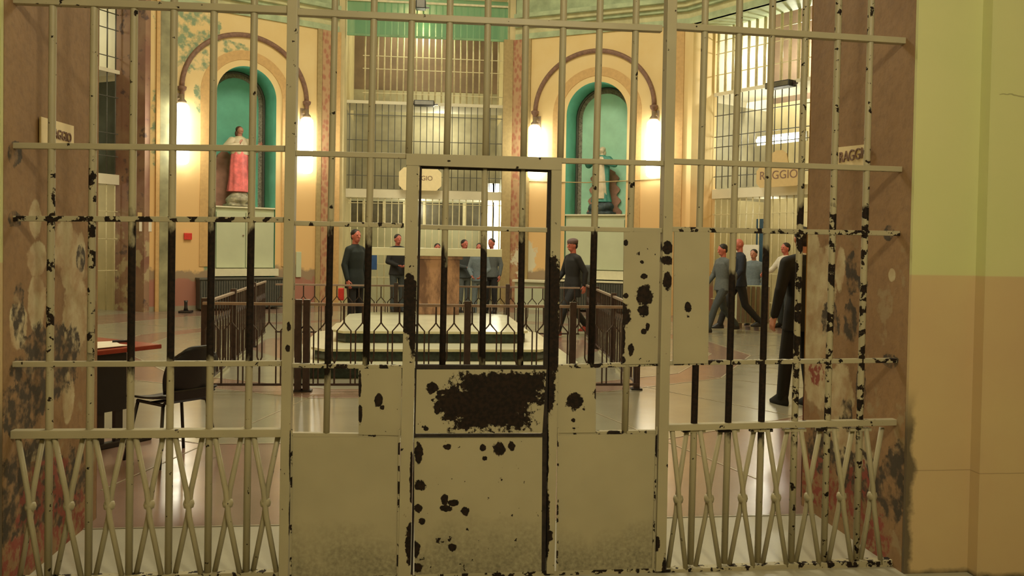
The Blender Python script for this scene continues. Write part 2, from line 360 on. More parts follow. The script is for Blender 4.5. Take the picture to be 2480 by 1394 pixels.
for j in range(24):
    a = math.radians(j*15); d = Vector((math.sin(a), math.cos(a), 0)); b.bar(HC+d*4.75+Vector((0, 0, .001)), HC+d*8.2+Vector((0, 0, .001)), .014, .004, (0, 0, 1))
b.bar((XL, ym, .001), (XR, ym, .001), .015, .004, (0, 0, 1))
struct(b.build('trim_1', 'line'))
# the passage the gate closes
wl = MB(); YF = 3.83
wl.mat('jamb_left').box(-3.4, XL, YF+.002, YN, 0, 6.85); wl.mat('front_wall').box(-3.4, XL-.002, YF-.02, YF, 0, 4.2)
struct(wl.build('wall_left'))
wr = MB(); wr.mat('jamb_right').box(XR, 5.0, YF+.002, YN, 0, 6.85); wr.mat('front_wall').box(XR+.001, 5.0, YF-.02, YF, 0, 4.2)
xs = onY(2375, 700, YF-.06).x; wr.mat('front_wall').box(xs, 5.0, YF-.09, YF-.02, 0, 4.2)
struct(wr.build('wall_right'))
struct(MB().mat('cream_wall').box(XL, XR, YF, YN, 3.75, 6.85).build('wall_above_gate'))
struct(MB().mat('cream_wall').box(-3.5, -3.4, -4, YF, 0, 4.2).build('wall_corridor_left'))
struct(MB().mat('cream_wall').box(5.0, 5.1, -4, YF, 0, 4.2).build('wall_corridor_right'))
struct(MB().mat('cream_wall').box(-3.5, 5.1, -4.1, -4, 0, 4.2).build('wall_back'))
struct(MB().mat('cream_wall').box(-3.5, 5.1, -4.1, YF, 4.0, 4.2).build('ceiling_corridor'))
# the hall
HW = HR*math.tan(math.radians(15)); ZC = 6.85; SET = .8
struct(MB().mat('cream_wall').slab(ring(8.6), 11.2, 11.3).build('ceiling'))
M['wall_nl'] = niche_wall('ochre_wall_stained', green=[tuple(frame(-30) @ Vector((W(-30, px, py)[0], 0, W(-30, px, py)[1]))) + (rx, rx, rz) for px, py, rx, rz in
    ((450, 60, .7, .5), (470, 130, .5, .4), (560, 115, .5, .15), (400, 300, .3, 1.2), (500, 240, .25, .4), (500, 640, .15, .6))])
M['wall_nr'] = niche_wall('ochre_wall', flakes=[tuple(frame(30) @ Vector((-1.9, 0, z))) + (.35, .35, rz) for z, rz in ((1.25, .5), (.75, .35))])
M['wall_plain'] = niche_wall('ochre_wall_far')
def face(b, Mx, pts, m): b.mat(m).add([Mx @ Vector(p) for p in pts], [tuple(range(len(pts)))])
NI = {}
def niche(k, pxl, pxr, ytop, ybot, ysp, m, name, side):
    Mx = frame(k); a0 = W(k, pxl, 400)[0]; a1 = W(k, pxr, 400)[0]; ac = (a0+a1)/2; r = (a1-a0)/2
    ztop = W(k, (pxl+pxr)/2, ytop)[1]; zs = ztop-r; zb = .72; D = .8; n = 24
    b = MB(); H = ZC
    face(b, Mx, [(-HW, 0, 0), (a0, 0, 0), (a0, 0, H), (-HW, 0, H)], m); face(b, Mx, [(a1, 0, 0), (HW, 0, 0), (HW, 0, H), (a1, 0, H)], m)
    face(b, Mx, [(a0, 0, 0), (a1, 0, 0), (a1, 0, zb), (a0, 0, zb)], m)
    arc = [(ac - r*math.cos(math.pi*i/n), zs + r*math.sin(math.pi*i/n)) for i in range(n+1)]
    for (x0, z0), (x1, z1) in zip(arc, arc[1:]):
        face(b, Mx, [(x0, 0, z0), (x1, 0, z1), (x1, 0, H), (x0, 0, H)], m)
        face(b, Mx, [(x0, 0, z0), (x1, 0, z1), (x1, D, z1), (x0, D, z0)], 'teal')
    for x in (a0, a1): face(b, Mx, [(x, 0, zb), (x, 0, zs), (x, D, zs), (x, D, zb)], 'teal')
    face(b, Mx, [(a0, 0, zb), (a1, 0, zb), (a1, D, zb), (a0, D, zb)], 'teal')
    face(b, Mx, [(a0, D, zb), (a1, D, zb)] + [(x, D, z) for x, z in reversed(arc)], 'mosaic')
    wobj = struct(b.build(name)); NI[k] = (a0, a1, ac, r, zs)
    # inner arch face
    ri = r-.16; arc2 = [(ac - ri*math.cos(math.pi*i/n), zs + ri*math.sin(math.pi*i/n)) for i in range(n+1)]
    zsill = W(k, (pxl+pxr)/2, ybot)[1]
    p = MB().mat('teal_pale' if k > 0 else 'teal').prism([(ac-ri, zsill), (ac+ri, zsill)] + list(reversed(arc2)), D-.03, D-.001); o = struct(p.build('niche_backing', mx=Mx)); o.name = 'trim_niche_backing'
    fr = MB()                                                       # thin dark frame line of the inner arch
    pts = [(a0+.03, D-.05, zsill)] + [(ac-(r-.03)*math.cos(math.pi*i/n), D-.05, zs+(r-.03)*math.sin(math.pi*i/n)) for i in range(n+1)] + [(a1-.03, D-.05, zsill)]
    fr.tube(pts, .03, 6); struct(fr.build('trim_inner_arch', 'grey_metal', mx=Mx))
    # archivolt band, set flat on the wall
    ro, rin = r+.36, r+.15; av = MB(); o_ = [(ac-ro*math.cos(math.pi*i/n), zs+ro*math.sin(math.pi*i/n)) for i in range(n+1)]; i_ = [(ac-rin*math.cos(math.pi*i/n), zs+rin*math.sin(math.pi*i/n)) for i in range(n+1)]
    o_ = [(o_[0][0], 1.0)] + o_ + [(o_[-1][0], 1.0)]; i_ = [(i_[0][0], 1.0)] + i_ + [(i_[-1][0], 1.0)]
    for j in range(len(o_)-1): av.prism([o_[j], o_[j+1], i_[j+1], i_[j]], -.02, .0)
    struct(av.build('trim_archivolt_'+side, 'archivolt', mx=Mx))
    return zsill
zsl = niche(-30, 523, 668, 160, 500, 230, 'wall_nl', 'wall_niche_left', 'left')
zsr = niche(30, 1370, 1517, 198, 518, 280, 'wall_nr', 'wall_niche_right', 'right')
for k, nm in ((90, 'right'), (-90, 'left'), (150, 'near_right'), (-150, 'near_left'), (120, 'bay_near_right'), (-120, 'bay_near_left')):
    b = MB(); face(b, frame(k), [(-HW, 0, 0), (HW, 0, 0), (HW, 0, ZC), (-HW, 0, ZC)], 'wall_plain'); struct(b.build('wall_'+nm))
b = MB(); Mx = frame(180)
for a, c in ((-HW, -XR+HC.x), (-XL+HC.x, HW)): face(b, Mx, [(a, .165, 0), (c, .165, 0), (c, .165, ZC), (a, .165, ZC)], 'wall_plain')
struct(b.build('wall_near'))
b = MB()
for k in range(0, 360, 30): face(b, frame(k), [(-HW, .02, ZC+.4), (HW, .02, ZC+.4), (HW, .02, 11.2), (-HW, .02, 11.2)], 'cornice') if k else None
struct(b.build('wall_upper_drum'))
# cornice rings
def rg(name, R0, R1, z0, z1, m, skip=()):
    b = MB().mat(m)
    for k in range(0, 360, 30):
        if k in skip: continue
        h0 = R0*math.tan(math.radians(15)); h1 = R1*math.tan(math.radians(15)); Mx = frame(k)
        y0, y1 = R0-HR, R1-HR
        pts = [(-h0, y0), (h0, y0), (h1, y1), (-h1, y1)]
        vs = [Mx @ Vector((x, y, z)) for z in (z0, z1) for x, y in pts]
        b.add(vs, [(3, 2, 1, 0), (4, 5, 6, 7), (0, 1, 5, 4), (1, 2, 6, 5), (2, 3, 7, 6), (3, 0, 4, 7)])
    return struct(b.build(name))
rg('trim_cornice_lower', HR-.04, HR+.1, ZC, ZC+.14, 'cornice', (0,)); rg('trim_cornice_band', HR-.02, HR+.1, ZC+.14, ZC+.30, 'cornice_b', (0,))
rg('trim_cornice_mid', HR-.12, HR+.1, ZC+.30, ZC+.38, 'cornice', (0,)); rg('trim_cornice_upper', HR-.20, HR+.1, ZC+.38, ZC+.48, 'cornice_b', (0,)); rg('trim_cornice_top', HR-.30, HR+.1, ZC+.48, ZC+.58, 'cornice', (0,))
# bays: recessed openings with their wings behind
BH = 2.08
def bay(k, nm):
    Mx = frame(k); b = MB()
    for s in (-1, 1):
        face(b, Mx, [(s*BH, 0, 0), (s*HW, 0, 0), (s*HW, 0, ZC+1.2), (s*BH, 0, ZC+1.2)], {0: 'cream_wall', 60: 'wall_plain', -60: 'jamb_bay'}[k])
        face(b, Mx, [(s*BH, 0, 0), (s*BH, SET+.1, 0), (s*BH, SET+.1, ZC+1.2), (s*BH, 0, ZC+1.2)], {0: 'cream_wall', 60: 'wall_plain', -60: 'jamb_bay'}[k])
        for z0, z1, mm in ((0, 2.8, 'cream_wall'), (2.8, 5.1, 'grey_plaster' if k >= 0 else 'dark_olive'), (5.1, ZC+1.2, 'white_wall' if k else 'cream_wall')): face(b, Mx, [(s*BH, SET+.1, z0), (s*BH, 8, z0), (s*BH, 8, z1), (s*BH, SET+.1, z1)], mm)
    if k: face(b, Mx, [(-BH, 0, ZC), (BH, 0, ZC), (BH, SET+.05, ZC), (-BH, SET+.05, ZC)], 'cornice')
    face(b, Mx, [(-BH, 8, 0), (BH, 8, 0), (BH, 8, ZC+1.2), (-BH, 8, ZC+1.2)], 'cream_wall')
    face(b, Mx, [(-BH, 0, ZC+1.2), (BH, 0, ZC+1.2), (BH, 8, ZC+1.2), (-BH, 8, ZC+1.2)], 'cream_wall')
    struct(b.build('wall_'+nm))
bay(0, 'bay_far'); bay(60, 'bay_right'); bay(-60, 'bay_left')
# ---------------------------------------------------------------- pilasters
def pil(k, pxa, pxb, m, out, name, z1=ZC, y=400, deep=0.0):
    a, b_ = W(k, pxa, y)[0], W(k, pxb, y)[0]; a, b_ = min(a, b_), max(a, b_)
    struct(MB().mat(m).box(a, b_, -out, deep, 0.0, z1).build(name, mx=frame(k)))
pil(-30, 765, 776, 'olive_strip', .05, 'trim_pilaster_edge_left'); pil(-30, 777, 801, 'ornament', .04, 'trim_pilaster_left')
pil(0, 801, 823, 'archivolt', .05, 'trim_pilaster_cream_left', deep=.1)
pil(0, 1216, 1238, 'olive_strip', .05, 'trim_pilaster_cream_right', deep=.1); pil(30, 1240, 1262, 'ornament', .04, 'trim_pilaster_right'); pil(30, 1264, 1283, 'olive_strip', .05, 'trim_pilaster_edge_right')
pil(-30, 386, 424, 'pilaster_green', .05, 'trim_pilaster_green'); pil(-30, 376, 385, 'archivolt', .07, 'trim_pilaster_line'); 
pil(30, 1625, 1652, 'archivolt', .03, 'trim_pilaster_far_right')
# ---------------------------------------------------------------- hoops over the niches and the lamps below them
LAMPS = {-30: [(441, 250, 398, 'left'), (743, 285, 420, 'right')], 30: [(1295, 303, 433, 'left'), (1583, 290, 430, 'right')]}
LB = ['leftmost', 'second from left', 'third from left', 'rightmost']; li = 0
LTXT = ['bright white tube wall lamp left of the niche with the red robed statue', 'bright white tube wall lamp right of the niche with the red robed statue',
        'bright white tube wall lamp left of the niche with the blue mantled statue', 'bright white tube wall lamp right of the niche with the blue mantled statue']
for k in (-30, 30):
    Mx = frame(k); ends = []
    for (px, y0, y1, sd) in LAMPS[k]:
        off = -.22; a, zt = W(k, px, y0, off); _, zb = W(k, px, y1, off); r = .155; h = zt-zb
        L = thing('wall_lamp', LTXT[li], 'lamp', mx=Mx @ T(a, off, zb), group='tube lamps on the niche walls'); li += 1
        MB().lathe([(.05, 0), (r*.7, .015), (r*.95, .06), (r, .12), (r, h-.12), (r*.95, h-.06), (r*.7, h-.015), (.05, h)], n=24).build('diffuser', 'lamp', L, smooth=True)
        MB().lathe([(.09, h), (.10, h+.04), (.05, h+.10), (.05, h+.2)], n=16).build('cap', 'bracket', L, smooth=True)
        b = MB(); b.box(-.05, .05, .0, -off, h+.12, h+.17); b.box(-.08, .08, -off-.03, -off, h-.2, h+.25); b.build('bracket', 'bracket', L)
        MB().box(-.04, .04, .1, -off, .2, .26).build('bracket', 'bracket', L)
        b = MB(); b.lathe([(.035, -.18), (.05, -.12), (.05, -.06), (.09, -.02), (.10, .04), (.06, .06)], n=12)
        aw = W(k, px, y0, -.06)[0]; zc = W(k, px, y0-(25 if k < 0 else 20), -.06)[1]
        struct(b.build('trim_corbel_%s_%s' % ('left' if k < 0 else 'right', sd), 'hoop', smooth=True, mx=Mx @ T(aw, -.06, zc+.1))); ends.append((aw, zc+.14))
    (a0, z0), (a1, z1) = ends; ac = (a0+a1)/2; R = (a1-a0)/2; zt = W(k, 590 if k < 0 else 1450, 84 if k < 0 else 122, -.04)[1]; zm = (z0+z1)/2
    pts = [(ac-R*math.cos(math.pi*i/40), -.04, zm+(zt-zm)*math.sin(math.pi*i/40)) for i in range(41)]
    struct(MB().tube(pts, .055, 10).build('trim_hoop_'+('left' if k < 0 else 'right'), 'hoop', smooth=True, mx=Mx))
# ================================================================ THE GATE
def gb(px, py, rx, ry): return pixblob(px, py, rx, ry, Y=YG)
M['door_plate'] = paint_mat('rusted_door_paint', .675, None, 0,
    [gb(1212, 938, 106, 38)+('b',), gb(1192, 985, 92, 52)+('b',), gb(1100, 975, 44, 42), gb(1298, 925, 20, 26), gb(1048, 938, 14, 13), gb(1085, 948, 30, 7), gb(1060, 985, 9, 16), gb(1032, 1035, 6, 6),
     gb(1083, 1079, 10, 7), gb(1168, 1081, 8, 8), gb(1209, 1084, 15, 16), gb(1238, 1078, 9, 12), gb(1173, 1107, 6, 5), gb(1014, 1095, 10, 26), gb(1017, 1172, 14, 12),
     gb(1013, 1228, 10, 11), gb(1077, 1205, 8, 14), gb(1098, 1215, 14, 8), gb(1080, 1228, 16, 8), gb(1126, 1234, 11, 11), gb(1095, 1321, 10, 10), gb(1007, 1325, 10, 20), gb(1008, 1370, 14, 12), gb(1022, 1258, 8, 8)], dirt=.28)
M['lock_plate'] = paint_mat('lock_plate_paint', .70, None, 0, [gb(918, 968, 10, 16), gb(925, 985, 6, 6), gb(1391, 970, 20, 21), gb(1387, 1015, 5, 5), gb(872, 930, 4, 30), gb(873, 1000, 5, 25), gb(1441, 950, 4, 12)])
M['tall_plate'] = paint_mat('tall_plate_paint', .70, None, 0,
    [gb(1513, 588, 6, 8), gb(1552, 634, 5, 4), gb(1557, 668, 8, 7), gb(1558, 715, 20, 28), gb(1556, 750, 13, 16), gb(1509, 765, 16, 30), gb(1514, 715, 6, 6), gb(1557, 802, 7, 7), gb(1566, 790, 5, 10),
     gb(1526, 845, 7, 13), gb(1505, 820, 7, 40), gb(1662, 742, 9, 12), gb(1505, 870, 8, 10)])
M['low_plate'] = paint_mat('low_plate_paint', .78, None, 0, None, .27)
M['post_paint'] = paint_mat('post_paint', .68, None, 0, [gb(1612, 600, 14, 16), gb(1612, 630, 14, 12), gb(1612, 680, 12, 20), gb(1584, 1310, 9, 22), gb(1604, 1380, 6, 40), gb(702, 790, 5, 12), gb(700, 840, 6, 9), gb(705, 1100, 2, 60), gb(704, 1250, 2, 60)])
M['door_post'] = paint_mat('door_post_paint', .68, None, 0,
    [gb(1336, 700, 20, 85), gb(1336, 820, 20, 105), gb(1328, 940, 14, 60), gb(990, 740, 20, 70), gb(992, 700, 18, 40), gb(1000, 800, 10, 60), gb(1322, 1100, 5, 80), gb(1320, 1270, 9, 90), gb(994, 1310, 12, 50), gb(997, 1150, 5, 60), gb(1325, 1290, 12, 16)])
def gx(px, py): return onY(px, py, YG).x
def gz(px, py): return onY(px, py, YG).z
def vline(pa, pb):
    A, B = onY(pa[0], pa[1], YG), onY(pb[0], pb[1], YG)
    return lambda z: A.x + (B.x-A.x)*(z-A.z)/(B.z-A.z)
def gthing(name, label, cat, px): o = thing(name, label, cat, (onY(px, 700, YG).x, YG, 0)); return o, -onY(px, 700, YG).x
def vbar(par, ox, fx, z0, z1, m, wx=.031, wy=.022, name='bar', y=0.0):
    b = MB(); n = 5
    b.tube([(fx(z0+(z1-z0)*i/n)+ox, y, z0+(z1-z0)*i/n) for i in range(n+1)], wx/2, 10)
    o = b.build(name, m, par, smooth=False)
    for p in o.data.polygons: p.use_smooth = len(p.vertices) == 4
    return o
def rail(par, ox, pa, pb, m, t=.024, ya=None, ext=(0, 0), name='rail', round_=False, y=0.0):
    A, B = onY(*pa, YG), onY(*pb, YG); d = (B-A).normalized(); A = A-d*ext[0]; B = B+d*ext[1]
    b = MB(); a_, b_ = Vector((A.x+ox, y, A.z)), Vector((B.x+ox, y, B.z))
    b.bar(a_, b_, t, t*1.35 if not round_ else t)
    return b.build(name, m, par, bevel=.003)
def plate(par, ox, quad, m, y=-.012, th=.006, name='plate'):
    pts = [(onY(px, py, YG).x+ox, onY(px, py, YG).z) for px, py in quad]
    return MB().prism(pts, y-th, y).build(name, m, par)
ZT = 3.74
def lattice(par, ox, xs, ztop, zbot, r=.0125):
    zm = (ztop+zbot)/2
    for x0, x1 in zip(xs, xs[1:]):
        xa, xb = x0+.028, x1-.028; xc = (xa+xb)/2
        for (p, q, dy) in ((xa, xb, -.012), (xb, xa, .012)):
            MB().tube([(p+ox, dy, ztop), (xc+ox+(p-xc)*.12, dy, zm+.06), (xc+ox+(q-xc)*.12, dy, zm-.06), (q+ox, dy, zbot)], r, 8).build('lattice_bar', 'clean', par, smooth=True)
        MB().lathe([(.012, -.02), (.021, -.016), (.025, 0), (.021, .016), (.012, .02)], (xc+ox, 0, zm), 14).build('collar', 'clean', par, smooth=True)
    for x in xs[1:-1]:
        MB().box(x+ox-.055, x+ox+.055, -.016, .016, ztop-.012, ztop+.002).build('foot_plate', 'rail_dark', par)
# left fixed grille
L, ox = gthing('barred_grille', 'fixed barred panel of worn olive iron on the left of the gate', 'gate', 360)
xs_top = [127.5, 227.6, 324.5, 421.3, 518, 615]; xs_bot = [118.4, 216.4, 314.4, 410, 505.7, 599.5]; lb = []
for i, (a, b_) in enumerate(zip(xs_top, xs_bot)):
    fx = vline((a, 100), (b_, 1150)); lb.append(fx)
    vbar(L, ox, fx, .03, ZT, ('chipped', 'chipped', 'worn', 'worn', 'worn', 'worn')[i], .032)
rail(L, ox, (48, 2), (694, 26), 'rail', .032, ext=(.1, .02)); rail(L, ox, (39, 353), (688, 360), 'clean', .026, ext=(.05, .02)); rail(L, ox, (39, 529), (681, 532), 'rail_dark', .024, ext=(.05, .02))
rail(L, ox, (28, 881), (682, 879), 'rail', .024, ext=(.05, .02)); rail(L, ox, (32, 1049), (677, 1045), 'clean', .036, ext=(.05, .02), y=-.008)
zt5 = gz(350, 1053); xl0 = gx(30, 1100)
lattice(L, ox, [xl0] + [fx(.3) for fx in lb] + [gx(688, 1150)], zt5, .05)
MB().box(xl0+ox-.03, gx(680, 1300)+ox, -.02, .02, .01, .05).build('bottom_rail', 'rail_dark', L)
# right fixed grille
Rg, ox = gthing('barred_grille', 'fixed barred panel of worn olive iron on the right, shielding the man in black', 'gate', 1890)
rb = [vline((1706, 100), (1673, 1318)), vline((1789, 100), (1755, 1318)), vline((1869, 100), (1835.7, 1318)), vline((1951, 50), (1916.5, 1318)), vline((2031, 29), (1995.7, 1318)), vline((2109.6, 29), (2073.8, 1318))]
M['worn_low2'] = paint_mat('worn_gate_paint_right', .60, (.66, 1.75), .09)
for i, fx in enumerate(rb): vbar(Rg, ox, fx, .03, ZT, ('worn_low', 'worn_low', 'worn_low', 'worn_low2', 'worn_low2', 'worn_low2')[i], .032)
rail(Rg, ox, (1636, 65), (2185, 100), 'clean', .030, ext=(.02, .05)); rail(Rg, ox, (1632, 391), (2175, 410), 'clean', .026, ext=(.02, .06)); rail(Rg, ox, (1629, 555), (2169, 565), 'rail_dark', .024, ext=(.02, .07))
rail(Rg, ox, (1620, 878), (2161, 872), 'rail_dark', .022, ext=(.02, .08)); rail(Rg, ox, (1619, 1033), (2158, 1020), 'rail', .030, ext=(.02, .08), y=-.008); rail(Rg, ox, (1609, 1383), (2126, 1361), 'rail_dark', .034, ext=(.02, .12))
zb5 = onY(1850, 1370, YG).z
lattice(Rg, ox, [gx(1609, 1200)] + [fx(.35) for fx in rb] + [gx(2150, 1100)], gz(1850, 1038), zb5)
plate(Rg, ox, [(1627, 880), (1712, 878), (1716, 562), (1630, 561)], 'tall_plate')
# centre gate: two posts, the frame round the wicket door, bars and plates
Cg, ox = gthing('prison_gate', 'heavy centre gate frame between two tall posts, with plates round the wicket door', 'gate', 1165)
def post(par, ox, l0, l1, r0, r1, m, z0, z1, dy=.03, name='post', y=0.0):
    fl_, fr_ = vline(l0, l1), vline(r0, r1); b = MB()
    vs = [(f_(z)+ox, y+yy, z) for z in (z0, z1) for f_, yy in ((fl_, -dy), (fr_, -dy), (fr_, dy), (fl_, dy))]
    b.add(vs, [(3, 2, 1, 0), (4, 5, 6, 7), (0, 1, 5, 4), (1, 2, 6, 5), (2, 3, 7, 6), (3, 0, 4, 7)]); return b.build(name, m, par, bevel=.003)
post(Cg, ox, (697, 100), (680, 1200), (722, 100), (703.5, 1200), 'post_paint', .01, ZT, .035); post(Cg, ox, (1612, 32), (1584, 1370), (1635, 32), (1608, 1370), 'post_paint', .01, ZT, .035)
zh0, zh1 = gz(1170, 406), gz(1170, 379)
post(Cg, ox, (984, 450), (970, 1100), (1014, 450), (1000, 1100), 'door_post', .01, zh1, .028, 'door_post'); post(Cg, ox, (1333, 450), (1325, 1100), (1358, 450), (1346, 1100), 'door_post', .01, zh1, .028, 'door_post')
h = MB(); pts = [(onY(px, py, YG).x+ox, onY(px, py, YG).z) for px, py in ((984, 401), (1357, 413), (1357, 383), (984, 373))]; h.prism(pts, -.030, .028); h.build('header', 'clean', Cg)
cx = [(807.6, 200, 792.5, 950), (902, 200, 888, 800), (994, 200, 990, 370), (1086, 200, 1082, 375), (1179, 200, 1176, 380), (1271, 200, 1268, 380), (1361, 200, 1357, 380), (1448.6, 200, 1433, 800), (1536, 200, 1515.7, 950)]
for i, (a, ya, b_, yb) in enumerate(cx):
    fx = vline((a, ya), (b_, yb)); zlo = {0: gz(795, 1048), 1: gz(888, 884), 7: gz(1433, 884), 8: gz(1515, 1046)}.get(i, zh1-.005)
    vbar(Cg, ox, fx, zlo, ZT, 'worn' if i in (0, 1, 7) else ('chipped' if i == 8 else 'clean'), .032 if i else .030)
rail(Cg, ox, (726, 31), (1587, 70), 'clean', .030, ext=(.02, .03))
rail(Cg, ox, (716, 371), (984, 378), 'clean', .024, ext=(.02, .0)); rail(Cg, ox, (1357, 389), (1609, 396), 'clean', .024, ext=(0, .01))
rail(Cg, ox, (712, 540), (978, 546), 'rail_dark', .022, ext=(.02, 0)); rail(Cg, ox, (1355, 553), (1604, 558), 'rail', .022, ext=(0, .01))
rail(Cg, ox, (706, 884), (972, 888), 'rail_dark', .020, ext=(.02, 0)); rail(Cg, ox, (1350, 887), (1592, 880), 'rail_dark', .020)
rail(Cg, ox, (704, 1051), (970, 1054), 'rail', .020, ext=(.01, 0)); rail(Cg, ox, (1347, 1049), (1590, 1045), 'rail_dark', .020)
plate(Cg, ox, [(869, 1050), (971, 1052), (973, 891), (869, 891)], 'lock_plate', name='lock_plate'); plate(Cg, ox, [(1347, 1046), (1441, 1045), (1441, 890), (1349, 890)], 'lock_plate', name='lock_plate')
plate(Cg, ox, [(1505, 881), (1590, 879), (1597, 561), (1509, 562)], 'tall_plate', name='tall_plate')
for q in ([(706, 1500), (966, 1500), (969, 1056), (707, 1056)], [(1348, 1500), (1585, 1500), (1589, 1048), (1348, 1051)]):
    pts = [(onY(px, py, YG).x+ox, max(.02, onY(px, py, YG).z)) for px, py in q]; MB().prism(pts, -.018, -.012).build('lower_plate', 'low_plate', Cg)
for a0, a1 in (((708, 1060), (706, 1300)), ((967, 1060), (964, 1300)), ((1350, 1055), (1348, 1300)), ((1587, 1050), (1580, 1300))):
    fx = vline(a0, a1); MB().bar((fx(.02)+ox, -.021, .02), (fx(.70)+ox, -.021, .70), .008, .006).build('seam', 'rail_dark', Cg)
MB().box(gx(700, 1300)+ox, gx(1590, 1300)+ox, -.02, .02, .0, .02).build('threshold', 'rail_dark', Cg)
# wicket door
Dg, ox = gthing('wicket_door', 'narrow wicket door in the gate, barred above and with a big rust patch on its plate', 'door', 1165)
for i, (a, b_) in enumerate(((1080, 1073), (1174, 1169), (1266, 1261))): vbar(Dg, ox, vline((a, 450), (b_, 800)), gz(1170, 888), zh0-.004, 'worn' if i else 'worn_low', .031, y=.004)
rail(Dg, ox, (1016, 549), (1328, 557), 'rail', .022, y=.0); rail(Dg, ox, (1006, 887), (1322, 889), 'rust', .020)
post(Dg, ox, (1015, 450), (1001, 1100), (1021, 450), (1006.5, 1100), 'rust', .015, zh0-.006, .016, 'stile'); post(Dg, ox, (1326, 450), (1311, 1100), (1332, 450), (1323.5, 1100), 'rust', .015, zh0-.006, .016, 'stile')
rail(Dg, ox, (1018, 405), (1328, 414), 'rust', .012, name='top_rail')
plate(Dg, ox, [(1006, 1047), (1312, 1046), (1322, 893), (1009, 893)], 'door_plate', name='upper_plate'); rail(Dg, ox, (1002, 1052), (1312, 1051), 'rust', .014, name='mid_rail', y=-.016)
pts = [(onY(px, py, YG).x+ox, max(.02, onY(px, py, YG).z)) for px, py in [(1002, 1500), (1308, 1500), (1312, 1055), (1003, 1057)]]; MB().prism(pts, -.018, -.012).build('lower_plate', 'door_plate', Dg)
# ================================================================ SIGNS ON THE JAMBS
def text_mesh(txt, size, m, par, loc, rot, name='lettering', ext=.004):
    c = bpy.data.curves.new(name, 'FONT'); c.body = txt; c.size = size; c.align_x = 'CENTER'; c.align_y = 'CENTER'; c.extrude = ext
    o = bpy.data.objects.new(name, c); COL.objects.link(o); bpy.context.view_layer.update()
    me = bpy.data.meshes.new_from_object(o); COL.objects.unlink(o); bpy.data.objects.remove(o)
    me.materials.clear(); me.materials.append(M[m]); q = bpy.data.objects.new(name, me); COL.objects.link(q); q.parent = par; q.location = loc; q.rotation_euler = rot; return q
def jsign(X, quad, label, txt, s, size, tp):
    ps = [onX(px, py, X) for px, py in quad]; c = sum(ps, Vector())/4
    S = thing('sign', label, 'sign', c); b = MB(); vs = [(dx, p.y-c.y, p.z-c.z) for dx in (s*.004, s*.012) for p in ps]
    b.add(vs, [(0, 1, 2, 3), (7, 6, 5, 4)] + [((i+1) % 4, i, 4+i, 4+(i+1) % 4) for i in range(4)]).build('board', 'sign', S)
    q = onX(tp[0], tp[1], X); text_mesh(txt, size, 'ink', S, (s*.014, q.y-c.y, q.z-c.z), (math.pi/2, 0, math.pi/2 if s > 0 else -math.pi/2)); return S
jsign(XL, [(93, 346), (173, 349), (173, 305), (93, 282)], 'small tilted cream sign on the brown left jamb with faint lettering', 'RAGGIO', 1, .065, (140, 328))
jsign(XR, [(2030, 400), (2098, 402), (2098, 350), (2030, 357)], 'cream sign reading RAGGIO on the brown right jamb beside the last bar', 'RAGGIO', -1, .085, (2074, 376))
# ================================================================ CABINETS, LEDGES AND RADIATORS UNDER THE NICHES
WHO = {-30: 'red robed', 30: 'blue mantled'}
for k in (-30, 30):
    Mx = frame(k); a0, a1, ac, r, zs = NI[k]; zsill = zsl if k < 0 else zsr
    lo = W(k, 590 if k < 0 else 1450, 650 if k < 0 else 655, .05)[1]
    Cb = thing('cupboard', 'sage green two door cupboard closing the wall below the %s statue' % WHO[k], 'cupboard', mx=Mx @ T(ac, .015, lo))
    h = zsill-.04-lo
    MB().box(-r+.01, r-.01, .04, .5, 0, h).build('body', 'panel', Cb)
    for s in (-1, 1):
        d = MB().box(min(s*.012, s*(r-.03)), max(s*.012, s*(r-.03)), 0, .038, .02, h-.1).build('door', 'panel', Cb, bevel=.006); MB().ball((s*.06, -.02, h*.55), .02).build('knob', 'bracket', d, smooth=True)
    MB().box(-r+.006, r-.006, -.02, .74, h, h+.035).build('top', 'ledge', Cb, bevel=.004)
    zt = lo; zr = W(k, 590 if k < 0 else 1450, 672 if k < 0 else 680, -.3)[1]
    S = MB().box(-r-.05, r+.05, -.12, -.002, zr+.03, zt).build('stone_step', 'ledge', mx=Mx @ T(ac, 0, 0)); tag(S, 'white stone step under the cupboard of the %s statue' % WHO[k], 'ledge')
    xa, xb = (W(k, 485, 710, -.35)[0], W(k, 686, 710, -.35)[0]) if k < 0 else (ac-1.05, ac+1.05)
    Rd = thing('radiator', 'dark ribbed radiator case with stone top below the %s statue' % WHO[k], 'radiator', mx=Mx @ T((xa+xb)/2, -.18, 0)); hw = (xb-xa)/2
    MB().box(-hw, hw, -.15, .16, .05, zr-.04).build('case', 'radiator', Rd)
    MB().box(-hw-.02, hw+.02, -.18, .17, zr-.04, zr+.0).build('top', 'ledge' if k > 0 else 'grey_metal', Rd, bevel=.004)
    b = MB(); n = 34
    for i in range(n): x = -hw+.03+(2*hw-.06)*i/(n-1); b.box(x-.011, x+.011, -.175, -.15, .08, zr-.07)
    b.build('ribs', 'grey_metal', Rd)
# white marble bench right of the far opening
Mx = frame(30); a0 = W(30, 1250, 700, -.2)[0]; a1 = NI[30][2]-1.12; zt = W(30, 1300, 678, -.4)[1]; z1 = W(30, 1300, 716, -.4)[1]
Bn = thing('bench', 'long bench with pale top and sage green front right of the far opening', 'bench', mx=Mx @ T((a0+a1)/2, -.22, 0)); hw = (a1-a0)/2
MB().box(-hw, hw, -.24, .19, zt-.06, zt).build('top', 'ledge', Bn, bevel=.01); MB().box(-hw+.04, hw-.04, -.16, .19, .0, zt-.06).build('front', 'panel', Bn)
